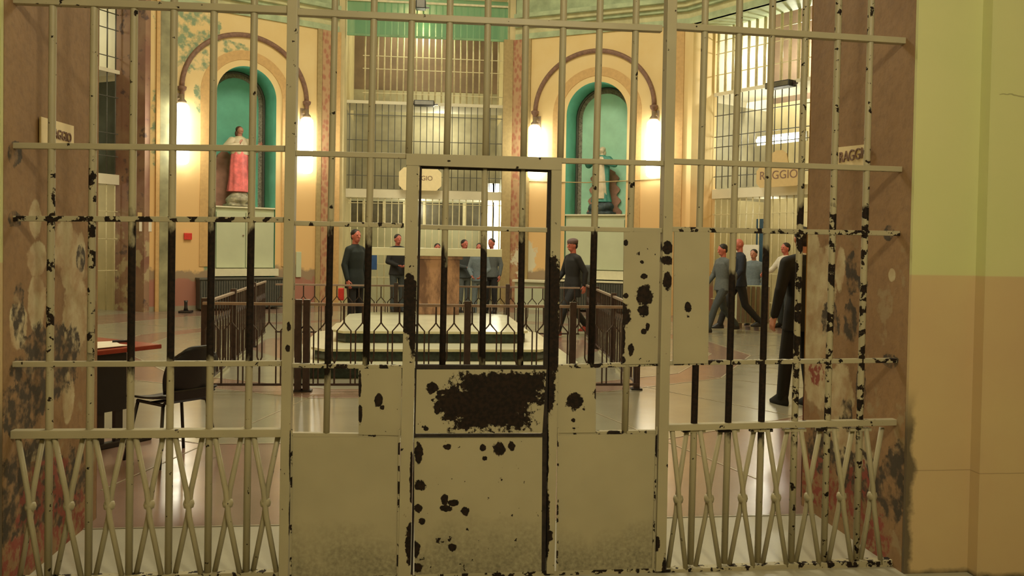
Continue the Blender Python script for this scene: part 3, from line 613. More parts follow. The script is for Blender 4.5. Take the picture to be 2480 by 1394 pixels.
# small things on the left niche wall
def wallthing(k, px, py, w_, h_, d, m, name, label, cat, out=0.0):
    a, z = W(k, px, py, out); o = MB().box(-w_/2, w_/2, -d, 0, 0, h_).build(name, m, mx=frame(k) @ T(a, out-.003, z-h_/2), bevel=min(.008, d/4)); return tag(o, label, cat)
wallthing(-30, 454, 572, .17, .15, .06, 'red', 'fire_alarm_box', 'small red fire alarm box on the ochre wall left of the red robed statue', 'alarm')
wallthing(-30, 342, 522, .15, .14, .01, 'sign_bay', 'notice', 'small orange notice on the brown pier left of the alarm box', 'notice'); wallthing(-30, 352, 547, .26, .24, .01, 'paper', 'notice', 'white notice on the brown pier, just under the orange notice', 'notice')
o = wallthing(-30, 722, 640, .13, .62, .04, 'panel', 'door_shield', 'narrow sage green metal plate on the wall under the second lamp', 'panel')
# bollard like stand by the left wall
p = onZ(450, 757); St = thing('bollard', 'short dark stand on a flat foot on the floor by the left wall', 'stand', p)
MB().box(-.13, .13, -.13, .13, 0, .05).build('foot', 'dark_metal', St, bevel=.01); MB().lathe([(.05, .05), (.035, .12), (.035, .22), (.045, .27)]).build('pole', 'dark_metal', St, smooth=True)
# electrical conduit across the right niche wall
pts = [frame(30) @ Vector((W(30, px, py, -.03)[0], -.03, W(30, px, py, -.03)[1])) for px, py in ((1243, 437), (1330, 440), (1420, 442), (1530, 437), (1610, 432))]
tag(MB().tube(pts, .014, 6).build('cable', 'olive_strip'), 'thin cable running level across the ochre wall below the right lamps', 'cable')
# ================================================================ THE BAYS' GRILLES
def grille(k, label, z0, z1, a0, a1, n, r, m, rails, out=SET, group=None, mr=None):
    Mx = frame(k); G = thing('window_grille', label, 'grille', mx=Mx @ T(0, out, z0))
    if group: G['group'] = group
    first = None
    for i in range(n):
        x = a0+(a1-a0)*i/(n-1)
        if first is None: first = MB().tube([(0, 0, 0), (0, 0, z1-z0)], r, 6).build('bar', m, G, smooth=True); q = first
        else: q = first.copy(); COL.objects.link(q); q.parent = G
        q.location = (x, 0, 0)
    for z in rails: MB().bar((a0-.06, -.012, z-z0), (a1+.06, -.012, z-z0), .018, .022).build('crossbar', mr or m, G)
    return G
zU = W(0, 1020, 251, SET)[1]; zL = W(0, 1020, 470, SET)[1]; zLt = zL+.10
R_ = lambda k, px, ys: [W(k, px, y, SET)[1] for y in ys]
grille(0, 'cream iron grille in the top storey of the far opening under the green screen', zU+.04, ZC+1.1, -1.62, 2.03, 23, .024, 'cream_metal', R_(0, 1020, (140, 171, 229)))
grille(0, 'dark iron grille in the middle storey of the far opening behind the octagonal sign', zLt+.02, zU-.05, -2.0, 2.0, 25, .011, 'grey_metal', R_(0, 1020, (282, 343, 428)))
grille(0, 'cream iron grille at ground level of the far opening behind the altar', .02, zL-.12, -1.95, 1.95, 23, .014, 'cream_metal', R_(0, 1020, (494, 640, 672)), mr='cream_metal')
grille(60, 'cream iron grille in the top storey of the right hand opening', zU+.04, ZC-.01, -2.0, 2.0, 19, .035, 'cream_metal', [zU+.45, zU+.95, zU+1.25])
grille(60, 'dark iron grille in the middle storey of the right hand opening', zLt+.02, zU-.05, -2.0, 2.0, 23, .012, 'grey_metal', [zLt+.3, zLt+1.0, zLt+1.25, zLt+1.75])
grille(60, 'cream iron grille at ground level of the right hand opening behind the walkers', .02, zL-.12, -2.0, 2.0, 23, .015, 'cream_metal', [zL-.5, 1.05, .4])
grille(-60, 'dark grille in the upper storey of the left hand opening over cream panels', zU+.04, ZC-.01, -2.0, 2.0, 19, .015, 'grey_metal', [zU+.3, zU+.9, zU+1.25])
grille(-60, 'dark grille in the middle storey of the left hand opening', zLt+.02, zU-.05, -2.0, 2.0, 19, .013, 'grey_metal', [zLt+.4, zLt+.9, zLt+1.7])
grille(-60, 'pale grille at ground level of the left hand opening behind the desk', .02, zL-.12, -2.0, 2.0, 19, .013, 'cream_metal', [.9, 1.6, 2.2])
for k, nm in ((0, 'far'), (60, 'right'), (-60, 'left')):
    b = MB(); b.mat('white_wall').box(-BH, BH, SET-.04, SET+1.2, zU-.05, zU+.03); struct(b.build('floor_slab_upper_'+nm, mx=frame(k)))
    b = MB(); b.mat('white_wall').box(-BH, BH, SET-.04, SET+.9, zL-.12, zLt); struct(b.build('floor_slab_lower_'+nm, mx=frame(k)))
# rooms behind: far bay
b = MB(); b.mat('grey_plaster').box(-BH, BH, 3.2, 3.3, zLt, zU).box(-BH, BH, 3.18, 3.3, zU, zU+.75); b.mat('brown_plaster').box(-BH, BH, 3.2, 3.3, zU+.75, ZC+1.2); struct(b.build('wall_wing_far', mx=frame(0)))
xa, xb = W(0, 832, 500, 2.4)[0], W(0, 1172, 500, 2.4)[0]; ztop = W(0, 1000, 474, 2.4)[1]; zwt = W(0, 1000, 489, 2.4)[1]; zwb = W(0, 1000, 548, 2.4)[1]
b = MB(); b.mat('pale_olive').box(xa, xb, 2.4, 2.5, 0, zwb).box(xa, xb, 2.4, 2.5, zwt, ztop); b.mat('cream_wall').box(xa, xb, 2.38, 2.5, ztop, ztop+.14)
b.mat('cream_metal'); n = 7
for i in range(n+1): x = xa+(xb-xa)*i/n; b.box(x-.04, x+.04, 2.39, 2.5, zwb, zwt)
b.mat('dark_glass').box(xa, xb, 2.46, 2.48, zwb, zwt); b.mat('cream_wall').box(-BH, xa, 2.4, 2.5, 0, ztop)
struct(b.build('wall_partition_far', mx=frame(0)))
MB_ = MB().box(-.06, .06, -.02, .04, 0, 1.95).build('door_frame_strip', 'teal_strip', mx=frame(0) @ T(W(0, 828, 520, SET-.05)[0], SET-.06, .9)); struct(MB_); MB_.name = 'trim_door_strip'
def tubelight(k, a, y, z, ln, label, vertical=False, power=30, r=.03, group=None):
    Mx = frame(k) @ T(a, y, z) @ (Matrix.Rotation(math.pi/2, 4, 'Y') if not vertical else Matrix.Identity(4))
    o = thing('fluorescent_light', label, 'lamp', mx=Mx)
    MB().lathe([(r*.6, -ln/2), (r, -ln/2+.02), (r, ln/2-.02), (r*.6, ln/2)], n=12).build('tube', 'tube', o, smooth=True)
    MB().box(-r*2.2, r*2.2, r*1.05, r*2.4, -ln/2-.03, ln/2+.03).build('housing', 'white_wall', o)
    l = light('tube_glow', 'POINT', (0, 0, 0), power, (1, .97, .8), .15); m = frame(k) @ Vector((a, y-.25, z)); l.location = m
    return o
xr = W(0, 1197, 520, 1.9)[0]
for dx in (-.10, .04): tubelight(0, xr+dx, 1.9, W(0, 1197, 520, 1.9)[1]-.1, 1.9, 'upright lit fluorescent tube at the right end of the far opening, %s of two' % ('left' if dx < 0 else 'right'), True, 10, .045)
def roomlight(k, a, y, z, p): light('wing_light', 'POINT', frame(k) @ Vector((a, y, z)), p, (1, .93, .66), .2)
roomlight(0, -.3, 2.2, ZC+.9, 60); roomlight(0, -.1, .56, ZC+.35, 50); roomlight(0, .4, 2.4, zU-.35, 55); roomlight(0, -.2, 1.5, zL-.3, 26)  # second one is added between screen and grille to brighten the cream bars
# right bay rooms
yb = next(y/20 for y in range(20, 160) if W(60, 1866, 150, y/20)[0] < -BH) if True else 6
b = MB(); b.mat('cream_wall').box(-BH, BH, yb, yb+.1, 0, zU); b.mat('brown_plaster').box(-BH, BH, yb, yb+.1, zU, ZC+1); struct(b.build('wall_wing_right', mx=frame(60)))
light('wing_light', 'POINT', frame(60) @ Vector((-.6, 2.2, ZC-.7)), 190, (1, .97, .8), .1)
a, z = W(60, 1888, 335, 1.6); tubelight(60, a, 1.6, z, 1.3, 'bright fluorescent tube behind the middle right grille', power=55, r=.05)
a, z = W(60, 1905, 480, 2.0); roomlight(60, a, 1.4, z, 40)
b = MB(); b.mat('cream_wall').box(-BH, BH, 6.0, 6.1, 0, ZC); struct(b.build('wall_wing_left', mx=frame(-60)))
roomlight(-60, .9, 2.2, zU+1.2, 60); roomlight(-60, .9, 2.2, zL-.4, 30)
# green screen and header over the far bay
zg = W(0, 1020, 90, .4)[1]; G = thing('green_screen', 'translucent green screen hanging across the top of the far opening', 'screen', mx=frame(0) @ T(0, .4, zg))
MB().box(-BH+.02, BH-.02, -.008, .008, 0, 1.0).build('sheet', 'green_net', G)
MB().box(-BH+.02, BH-.02, -.02, .02, -.03, .02).build('hem', 'green', G); z5 = W(0, 1020, 8, .38)[1]-zg
MB().box(-BH+.02, BH-.02, -.05, -.02, z5-.02, z5+.03).build('rail', 'cream_metal', G)
def flood(k, px, py, w_, label, out=-.0, h_=.14):
    a, z = W(k, px, py, out); F_ = thing('floodlight', label, 'light fitting', mx=frame(k) @ T(a, out, z-h_/2))
    MB().box(-w_/2, w_/2, -.16, .10, 0, h_).build('housing', 'black', F_, bevel=.015); b = MB()
    for s in (-1, 1): b.box(s*w_/2-.015, s*w_/2+.015, -.02, .02, .02, h_-.02).box(s*(w_/2+.05)-.05, s*(w_/2+.05)+.05, -.02, .02, .04, .07)
    b.build('bracket', 'brown_metal', F_); MB().box(-w_/2+.02, w_/2-.02, -.165, -.155, .02, h_-.02).build('lens', 'dark_glass', F_); return F_
flood(0, 1027, 251, .52, 'black oblong floodlight on the ledge in the middle of the far opening', .55); flood(60, 1892, 206, .62, 'black oblong floodlight on the ledge of the right hand opening', .55)
F_ = flood(0, 1019, 12, .24, 'black lantern shaped floodlight above the green screen', .1, .24)
# octagonal signs
def octo(k, pxl, pxr, pt, pb, out, label, m, txt, size, toff=0):
    a0 = W(k, pxl, (pt+pb)/2, out)[0]; a1 = W(k, pxr, (pt+pb)/2, out)[0]; z1 = W(k, (pxl+pxr)/2, pt, out)[1]; z0 = W(k, (pxl+pxr)/2, pb, out)[1]
    w_, h_ = (a1-a0)/2, (z1-z0)/2; c = min(w_, h_)*.42; S = thing('sign', label, 'sign', mx=frame(k) @ T((a0+a1)/2, out, (z0+z1)/2))
    MB().prism([(-w_+c, -h_), (w_-c, -h_), (w_, -h_+c), (w_, h_-c), (w_-c, h_), (-w_+c, h_), (-w_, h_-c), (-w_, -h_+c)], -.03, 0).build('board', m, S)
    text_mesh(txt, size, 'ink', S, (toff, -.032, .02), (math.pi/2, 0, 0)); return S
octo(0, 966, 1069, 406, 461, .55, 'pale octagonal sign hanging in the far opening', 'sign', 'RAGGIO', .17)
S = octo(60, 1834, 1942, 400, 452, .5, 'ochre octagonal sign with a crest on top in the right hand opening', 'sign_bay', 'RAGGIO', .26)
MB().prism([(-.25, 0), (.25, 0), (.2, .22), (.08, .3), (-.08, .3), (-.2, .22)], -.03, 0).build('crest', 'sign_bay', S).location = (0, 0, .26)
# notice boards and door in the right bay
wallthing(60, 1806, 625, .75, .62, .02, 'paper', 'notice_board', 'pale notice board fixed to the right hand grille behind the walkers', 'notice board', out=.70)
MB_ = MB().box(-.18, .18, 0, .03, 0, 1.1).build('door_panel', plain('blue_door', (.03, .09, .16, 1), .5), mx=frame(60) @ T(W(60, 1846, 600, 1.1)[0], 1.1, W(60, 1846, 645, 1.1)[1])); tag(MB_, 'dark blue sheet behind the lower right grille', 'sheet')
# ================================================================ ALTAR ENCLOSURE
def railing(name, p0, p1, label, h=.93, postsat=(), endposts=(True, True)):
    p0, p1 = Vector(p0), Vector(p1); d = p1-p0; Ln = d.length; ang = math.atan2(d.y, d.x)
    Rn = thing('railing', label, 'railing', p0, ang, group='iron railings round the altar')
    MB().box(0, Ln, -.02, .02, h-.03, h).build('top_rail', 'rail_pale', Rn, bevel=.005)
    MB().box(0, Ln, -.012, .012, .06, .085).build('bottom_rail', 'brown_metal', Rn)
    n = max(2, round(Ln/.38)); st = Ln/n; proto = None
    for i in range(n):
        if proto is None:
            b = MB(); r = .0085
            for c in (st*.25, st*.75):
                b.bar((c, 0, h-.03), (c, 0, h-.20), .018)
                for s in (-1, 1):
                    x = c+s*.072
                    inner = (s > 0) == (c < st*.5)
                    b.tube([(c, 0, h-.20), (c+s*.02, 0, h-.23), (x, 0, h-.29), (x, 0, .36)] + ([(x + s*.025, 0, .30), (st*.5, 0, .24)] if inner else [(x, 0, .085)]), r, 6)
            b.bar((st*.5, 0, .25), (st*.5, 0, .085), .018)
            proto = b.build('baluster', 'brown_metal', Rn); q = proto
        else: q = proto.copy(); COL.objects.link(q); q.parent = Rn
        q.location = (i*st, 0, 0)
    for a in postsat:
        MB().box(a-.035, a+.035, -.035, .035, 0, h+.035).build('post', 'brown_metal', Rn, bevel=.005); MB().box(a-.06, a+.06, -.06, .06, 0, .02).build('foot', 'dark_metal', Rn)
    return Rn
FL_, FR_, BR_, BL_ = (-2.2, 9.05, 0), (2.42, 9.0, 0), (2.9, 14.3, 0), (-2.5, 14.4, 0)
pfx = lambda px: onY(px, 850, 9.03).x+2.2
railing('front', FL_, FR_, 'railing across the front of the altar, nearest the gate', postsat=(pfx(722), pfx(742), pfx(1131), pfx(1385)))
railing('left', (-2.2, 9.15, 0), BL_, 'railing running back along the left side of the altar', h=.93, postsat=(0, 1.9, 3.8))
railing('right', (2.42, 9.1, 0), BR_, 'railing running back along the right side of the altar', h=.93, postsat=(0, 1.9, 3.8))
railing('rear', (-2.35, 14.5, 0), (2.8, 14.4, 0), 'railing behind the altar, farthest from the gate', h=.88, postsat=(2.0, 3.9))
# stepped marble platform
Pt = thing('altar_platform', 'three stepped altar platform with pale treads and dark green risers', 'platform', (.2, 10, 0))
def stp(hw, y0, y1, z0, z1, c, name):
    o = [(-hw+c*.35, y0), (hw-c*.35, y0), (hw, y0+c*.5), (hw, y1-c), (hw-c, y1), (-hw+c, y1), (-hw, y1-c), (-hw, y0+c*.5)]
    e = .03; b = MB(); b.mat('green_marble').slab([(x*.985, y) for x, y in o], z0, z1-.03); b.mat('marble').slab([(x*1.012, y-(e if y < (y0+y1)/2 else -e)) for x, y in o], z1-.03, z1)
    return b.build(name, None, Pt)
stp(1.75, -.08, 4.25, 0, .155, .5, 'lower_step'); stp(1.45, .27, 4.1, .155, .30, .45, 'middle_step'); stp(1.25, .92, 4.0, .30, .45, .4, 'upper_step')
Al = thing('altar', 'marble altar table with a long pale slab on a pink veined pedestal', 'altar', (onY(1062, 700, 13.7).x, 13.9, .45))
MB().box(-.33, .33, -.3, .3, 0, .89).build('pedestal', 'pink_marble', Al, bevel=.01)
b = MB()
hwl, hwr = onY(895, 613, 13.5).x-Al.location.x, onY(1216, 613, 13.5).x-Al.location.x
b.box(hwl, hwr, -.4, .4, .94, 1.065).build('slab', 'marble', Al, bevel=.008)
MB().box(-.38, .38, -.34, .34, .89, .94).build('moulding', 'pink_marble', Al, bevel=.01)
# ================================================================ DESK, PAPERS, CHAIR
u = Vector((.6, .8, 0)); tA = Vector((-1.96, 6.81, 0)); Dk = thing('desk', 'dark desk with a red brown top standing by the left jamb', 'desk', tA, math.atan2(.8, .6))
MB().box(-.85, 0, 0, 1.15, .715, .75).build('top', 'red_top', Dk, bevel=.006)
MB().box(-.80, -.26, .06, .09, .28, .715).build('side_panel', 'black', Dk); MB().box(-.8, -.2, .95, .98, .28, .715).build('side_panel', 'black', Dk)
MB().box(-.47, -.42, .09, .13, .04, .72).build('leg', 'dark_metal', Dk); MB().box(-.33, -.27, .09, .13, .04, .72).build('leg', 'dark_metal', Dk)
MB().box(-.75, -.02, .08, .14, 0, .045).build('foot', 'dark_metal', Dk, bevel=.01); MB().box(-.75, -.02, .95, 1.01, 0, .045).build('foot', 'dark_metal', Dk, bevel=.01)
MB().box(-.40, -.35, .96, 1.0, .04, .72).build('leg', 'dark_metal', Dk)
for i, (px, py, rz, z, lab) in enumerate(((232, 832, .5, .751, 'sheet of white paper lying flat on the desk'), (248, 838, .9, .757, 'sheet of white paper on top of another on the desk'))):
    p = onZ(px, py, z); o = MB().box(-.15, .15, -.105, .105, 0, .004).build('paper', 'paper', mx=T(p.x, p.y, z) @ Matrix.Rotation(rz, 4, 'Z')); tag(o, lab, 'paper')
p = onZ(272, 827, .76); tag(MB().tube([(0, 0, 0), (.14, .06, 0)], .01, 8).build('pen', 'black', mx=T(p.x, p.y, .7615)), 'thick dark pen lying on the desk', 'pen')
Ch = thing('chair', 'black plastic shell chair standing beside the desk', 'chair', (-1.72, 6.24, 0), math.atan2(.66, -.75)-math.pi/2)
def shell(pts_fn, nu, nv, th, name, par, m='black'):
    vs = [pts_fn(i/nu, j/nv) for j in range(nv+1) for i in range(nu+1)]; b = MB()
    b.add(vs, [(j*(nu+1)+i, j*(nu+1)+i+1, (j+1)*(nu+1)+i+1, (j+1)*(nu+1)+i) for j in range(nv) for i in range(nu)])
    o = b.build(name, m, par, smooth=True); md = o.modifiers.new('s', 'SOLIDIFY'); md.thickness = th; md.offset = 0; return o
def seat_p(u_, v):
    x = (u_-.5)*.45*(1-.12*abs(v-.5)); y = (v-.5)*.43; return (x, y+.02, .435+.05*(2*u_-1)**2*.5-.03*max(0, v-.75)*4*.35+.03*(1-v)**3)
def back_p(u_, v):
    wv = .41*(1-.35*max(0, v-.7)**1.2/.24*.5); x = (u_-.5)*wv*(.86+.14*math.sin(math.pi*min(v*1.2, 1))); return (x, -.22-.11*v+.06*(2*u_-1)**2, .50+.33*v-(.10*(2*u_-1)**4 if v > .8 else .0)*(v-.8)*4)
shell(seat_p, 14, 12, .014, 'seat', Ch); shell(back_p, 14, 10, .016, 'backrest', Ch)
shell(lambda u_, v: ((u_-.5)*(.40-.08*math.sin(math.pi*v)), -.19-.045*v, .435+.09*v), 6, 4, .014, 'bracket', Ch)
for sx, sy in ((-1, -1), (1, -1), (-1, 1), (1, 1)):
    MB().tube([(sx*.17, sy*.15, .425), (sx*.235, sy*.215, .0)], .012, 8).build('leg', 'dark_metal', Ch, smooth=True)
b = MB()
for sx in (-1, 1): b.tube([(sx*.17, -.16, .42), (sx*.17, .16, .42)], .012, 8)
b.tube([(-.17, 0, .42), (.17, 0, .42)], .012, 8).build('seat_frame', 'dark_metal', Ch)
# grey ribbed radiator before the right hand opening
p = onZ(1824, 796); Rd = thing('radiator', 'pale grey ribbed radiator on the floor behind the walking men', 'radiator', (p.x+.05, p.y+.2, 0), -math.radians(12))
MB().box(-.32, .32, -.08, .08, .1, .86).build('case', 'panel', Rd); b = MB()
for i in range(7): b.box(-.318+i*.096, -.258+i*.096, -.11, -.08, .12, .84)
b.build('ribs', 'bracket', Rd)
for s_ in (-.24, .24): MB().box(s_-.04, s_+.04, -.06, .06, 0, .1).build('leg', 'bracket', Rd)
# ================================================================ FIGURES
def capsule(b, p, q, r0, r1):
    b.tube([p, q], r0, 12, [r0, r1]); b.ball(p, r0*.995, 12, 8); b.ball(q, r1*.995, 12, 8)
def loft(b, rings, n=20, fold=0, nf=9, tw=0):        # (cx,cy,cz,rx,ry)
    vs = []
    for i, (cx, cy, cz, rx, ry) in enumerate(rings):
        for j in range(n):
            a = 2*math.pi*j/n; k = 1+fold*math.sin(nf*a+tw*i)*(1-i/len(rings)*.6); vs.append((cx+rx*k*math.cos(a), cy+ry*k*math.sin(a), cz))
    k = len(rings); b.add(vs, [(i*n+j, i*n+(j+1) % n, (i+1)*n+(j+1) % n, (i+1)*n+j) for i in range(k-1) for j in range(n)] + [tuple(range(n-1, -1, -1)), tuple((k-1)*n+j for j in range(n))])
def fuse(b, name, m, par, vox, sm=3):
    o = b.build(name, m, par); r = o.modifiers.new('r', 'REMESH'); r.mode = 'VOXEL'; r.voxel_size = vox; r.use_smooth_shade = True
    s_ = o.modifiers.new('s', 'SMOOTH'); s_.factor = .5; s_.iterations = sm
    bpy.context.view_layer.update(); me = bpy.data.meshes.new_from_object(o.evaluated_get(bpy.context.evaluated_depsgraph_get()))
    o.modifiers.clear(); o.data = me
    for p in me.polygons: p.use_smooth = True
    return o
M['skin'] = plain('skin', (.46, .21, .145, 1), .5, .06); M['skin_red'] = plain('flushed_skin', (.50, .15, .11, 1), .5, .06); M['hair'] = plain('black_hair', (.015, .011, .009, 1), .6, .3, 60)
M['eye'] = plain('eye', (.02, .015, .012, 1), .3); M['lip'] = plain('lips', (.34, .10, .08, 1), .5)
def cloth(n, c, r=.8): M[n] = plain(n, c, r, .12, 30); return n
def hand(b, w_, d, across, palm_in, sc):
    d = d.normalized(); ac_ = (across - d*across.dot(d)).normalized(); nrm = palm_in.normalized(); nrm = (nrm - d*nrm.dot(d) - ac_*nrm.dot(ac_)).normalized()
    base = w_ + d*.01*sc
    for t_ in (-.028, -.009, .009, .028): capsule(b, base+ac_*t_*.7*sc, base+d*.085*sc+ac_*t_*sc, .014*sc, .0125*sc)
    for t_, ln in ((.030, .068), (.010, .078), (-.010, .072), (-.029, .056)):
        k0 = base+d*.085*sc+ac_*t_*sc; k1 = k0+(d*.9+nrm*.25)*ln*.45*sc; k2 = k1+(d*.75+nrm*.62)*ln*.32*sc; k3 = k2+(d*.5+nrm*.8)*ln*.25*sc
        capsule(b, k0, k1, .0095*sc, .009*sc); capsule(b, k1, k2, .009*sc, .0082*sc); capsule(b, k2, k3, .0082*sc, .0072*sc)
    t0 = base+d*.02*sc+ac_*.028*sc; t1 = t0+(d*.7+ac_*.7+nrm*.2)*.04*sc; t2 = t1+(d*.9+ac_*.2+nrm*.35)*.032*sc
    capsule(b, t0, t1, .013*sc, .0105*sc); capsule(b, t1, t2, .0105*sc, .0085*sc)
def person(loc, face, label, height=1.78, jacket='black', trousers='black', shoes='black', skin='skin', hair='hair', hat=None, pose=None, look=0, nod=0, vox=.012, long=.0, collar=None, bald=False, width=1.0, skirt=.0):
    H = height/1.8; P = dict(hipL=(-.095, 0, .93), hipR=(.095, 0, .93), kneeL=(-.10, .02, .50), kneeR=(.10, .02, .50), ankL=(-.11, 0, .10), ankR=(.11, 0, .10),
        shL=(-.185*width, 0, 1.455), shR=(.185*width, 0, 1.455), elL=(-.245*width, -.03, 1.17), elR=(.245*width, -.03, 1.17), wrL=(-.25*width, .05, .91), wrR=(.25*width, .05, .91), lean=0.0)
    if pose: P.update(pose)
    lean = P.pop('lean'); V = {k: Vector(v)*H for k, v in P.items()}
    rz = math.atan2(face[1], face[0])-math.pi/2
    o = thing('person', label, 'person', loc, rz)
    hc = Vector((0, .015+lean, 1.675))*H; Rh = Matrix.Rotation(look, 3, 'Z') @ Matrix.Rotation(nod, 3, 'X'); hp = lambda x, y, z: hc + Rh @ (Vector((x, y, z))*H)
    # body: one continuous skin surface
    b = MB(); c = MB()
    loft(c, [(0, 0, .112-.0, .05, .06)], 8) if False else None
    e = MB(); e.ball((0, 0, .012), (.076, .094, .105), 16, 12); e.ball((0, .03, -.055), (.052, .058, .062), 14, 10)
    capsule(e, Vector((0, .085, .012)), Vector((0, .108, -.022)), .010, .015); e.ball((0, .088, -.062), (.024, .012, .012), 10, 6)
    for s_ in (-1, 1): e.ball((s_*.078, -.005, -.008), (.010, .020, .030), 8, 6); e.ball((s_*.03, .083, .027), (.018, .012, .008), 8, 6)
    b.add([hp(*v) for v in e.v], e.f)
    nk = Vector((0, -.01+lean*.6, 1.46))*H; capsule(b, nk, hp(0, -.015, -.06), .058*H, .052*H)
    tor = [(0, 0, .90, .14, .10), (0, 0, 1.05, .125, .09), (0, lean*.4, 1.25, .15, .10), (0, lean*.6, 1.38, .14, .085), (0, lean*.6, 1.46, .07, .055)]
    loft(b, [tuple(v*H for v in r) for r in tor], 18)
    for s_ in 'LR':
        capsule(b, Vector((V['sh'+s_].x*.86, V['sh'+s_].y, V['sh'+s_].z-.03)), V['el'+s_], .036*H, .034*H); capsule(b, V['el'+s_], V['wr'+s_], .036*H, .024*H)
        capsule(b, V['hip'+s_], V['knee'+s_], .075*H, .05*H); capsule(b, V['knee'+s_], V['ank'+s_], .048*H, .034*H)
        dirn = V['wr'+s_]-V['el'+s_]; hand(b, V['wr'+s_], dirn, Vector((0, 1, 0)) if abs(dirn.normalized().y) < .8 else Vector((0, 0, 1)), Vector((1 if s_ == 'L' else -1, 0, 0)), H)
    body = fuse(b, 'body', skin, o, min(vox*.75, .010), 2)
    fe = MB()
    for s_ in (-1, 1): q = hp(s_*.03, .088, .016); fe.ball(q, .0062*H, 8, 6)
    fe.build('eyes', 'eye', o, smooth=True); q = hp(0, .094, -.055); MB().ball((0, 0, 0), (.022*H, .009*H, .006*H), 8, 6).build('mouth', 'lip', o, smooth=True, mx=None).location = q
    # hair or hat
    if not bald:
        b = MB(); e = MB(); e.ball((0, -.02, .044), (.084, .098, .083), 18, 12); e.ball((0, -.045, -.01), (.074, .062, .07), 14, 10); b.add([hp(*v) for v in e.v], e.f); fuse(b, 'hair', hair, o, vox*.8, 2)
    if hat:
        b = MB(); e = MB(); e.ball((0, -.012, .075), (.098, .112, .06), 18, 10); e.ball((0, -.005, .045), (.09, .106, .03), 18, 8); b.add([hp(*v) for v in e.v], e.f); fuse(b, 'hat', hat, o, vox, 3)
    # trousers
    b = MB(); loft(b, [tuple(v*H for v in r) for r in [(0, 0, .80, .14, .10), (0, 0, .93, .165, .115), (0, 0, 1.03, .15, .105)]], 18)
    for s_ in 'LR':
        an = V['ank'+s_]; capsule(b, V['hip'+s_], V['knee'+s_], .098*H, .072*H); capsule(b, V['knee'+s_], an, .072*H, .06*H)
        a2 = an+(V['knee'+s_]-an).normalized()*.03*H; capsule(b, a2, an-Vector((0, 0, .01))*H, .062*H, .06*H)
    fuse(b, 'trousers', trousers, o, vox, 3)
    for s_ in 'LR':
        an = V['ank'+s_]; b = MB(); g = an.z-.10*H; dx = -.02 if s_ == 'L' else .02; fz = Vector((an.x, an.y, max(0, g)))
        loft(b, [(fz.x+dx*0, fz.y+.05*H, fz.z+.0, .048*H, .135*H), (fz.x, fz.y+.05*H, fz.z+.03*H, .050*H, .138*H), (fz.x, fz.y+.03*H, fz.z+.06*H, .045*H, .11*H), (fz.x, fz.y, fz.z+.11*H, .042*H, .06*H)], 16)
        fuse(b, 'shoe', shoes, o, vox*.8, 2)
    # jacket
    b = MB(); zb = .86-long; r_ = [(0, 0, zb, .205+skirt, .155+skirt), (0, 0, .96, .19, .142), (0, lean*.2, 1.10, .165, .122), (0, lean*.5, 1.28, .188, .13), (0, lean*.6, 1.40, .195*width, .125), (0, lean*.6, 1.47, .14*width, .09), (0, lean*.65, 1.52, .082, .075)]
    loft(b, [tuple(v*H for v in r) for r in r_], 22)
    for s_ in 'LR':
        wr = V['wr'+s_]; el = V['el'+s_]; q = Vector((V['sh'+s_].x*.90, V['sh'+s_].y, V['sh'+s_].z-.022*H)); capsule(b, q, el, .070*H, .055*H); capsule(b, Vector((0, lean*.6, 1.475))*H, q+Vector((0, 0, .004)), .072*H, .066*H); capsule(b, el, wr-(wr-el).normalized()*.015*H, .058*H, .042*H)
    fuse(b, 'jacket', jacket, o, vox, 6)
    if collar:
        b = MB(); b.lathe([(.060*H, 0), (.072*H, .0), (.066*H, .05*H), (.056*H, .05*H)], (nk.x, nk.y+.01, 1.485*H), 18); b.build('collar', collar, o, smooth=True)
    return o
WALK = dict(kneeL=(-.10, .22, .53), ankL=(-.10, .36, .12), kneeR=(.10, -.10, .50), ankR=(.10, -.40, .16), elL=(-.25, -.12, 1.18), wrL=(-.25, -.10, .94), elR=(.25, .05, 1.17), wrR=(.25, .20, .98))
WALK2 = dict(kneeR=(.10, .20, .53), ankR=(.10, .33, .12), kneeL=(-.10, -.10, .50), ankL=(-.10, -.40, .18), elR=(.25, -.12, 1.18), wrR=(.25, -.10, .94), elL=(-.25, .05, 1.17), wrL=(-.25, .18, .98))
for n_, c_ in (('suit', (.004, .004, .0045, 1)), ('dark_green_coat', (.011, .018, .018, 1)), ('navy', (.014, .02, .036, 1)), ('grey_blue', (.10, .115, .12, 1)), ('slate', (.045, .055, .06, 1)), ('pale_blue', (.14, .18, .21, 1)),
               ('denim', (.07, .11, .19, 1)), ('white_shirt', (.62, .58, .5, 1)), ('beret', (.13, .085, .085, 1)), ('charcoal', (.014, .014, .016, 1)), ('light_trousers', (.36, .34, .28, 1)), ('red_shoe', (.45, .08, .07, 1))): cloth(n_, c_)
def stand(px, py, **k): return onZ(px, py)
person(onZ(1936, 982), (-.28, .96), 'person in a black suit, back turned, standing beside the right jamb', 1.80, 'suit', 'suit', 'suit', vox=.009, collar='white_shirt', long=.10, width=1.2,
       pose=dict(ankL=(-.13, .10, .10), kneeL=(-.11, .08, .5), ankR=(.09, -.06, .10), elL=(-.27, .0, 1.17), wrL=(-.29, .06, .90), elR=(.27, 0, 1.17), wrR=(.27, .06, .92)), look=-.3)
person(onZ(858, 802), (.80, -.60), 'person in a dark green jacket with black hair standing left of the altar looking right', 1.83, 'dark_green_coat', 'charcoal', 'black', 'skin_red', vox=.010, collar='charcoal', long=.10, look=-.25)
person(onZ(1384, 812), (-.92, -.38), 'person in a dark coat and brown beret walking left beside the altar', 1.72, 'charcoal', 'charcoal', 'red_shoe', 'skin_red', hat='beret', vox=.010, long=.14, pose=WALK, nod=-.1)
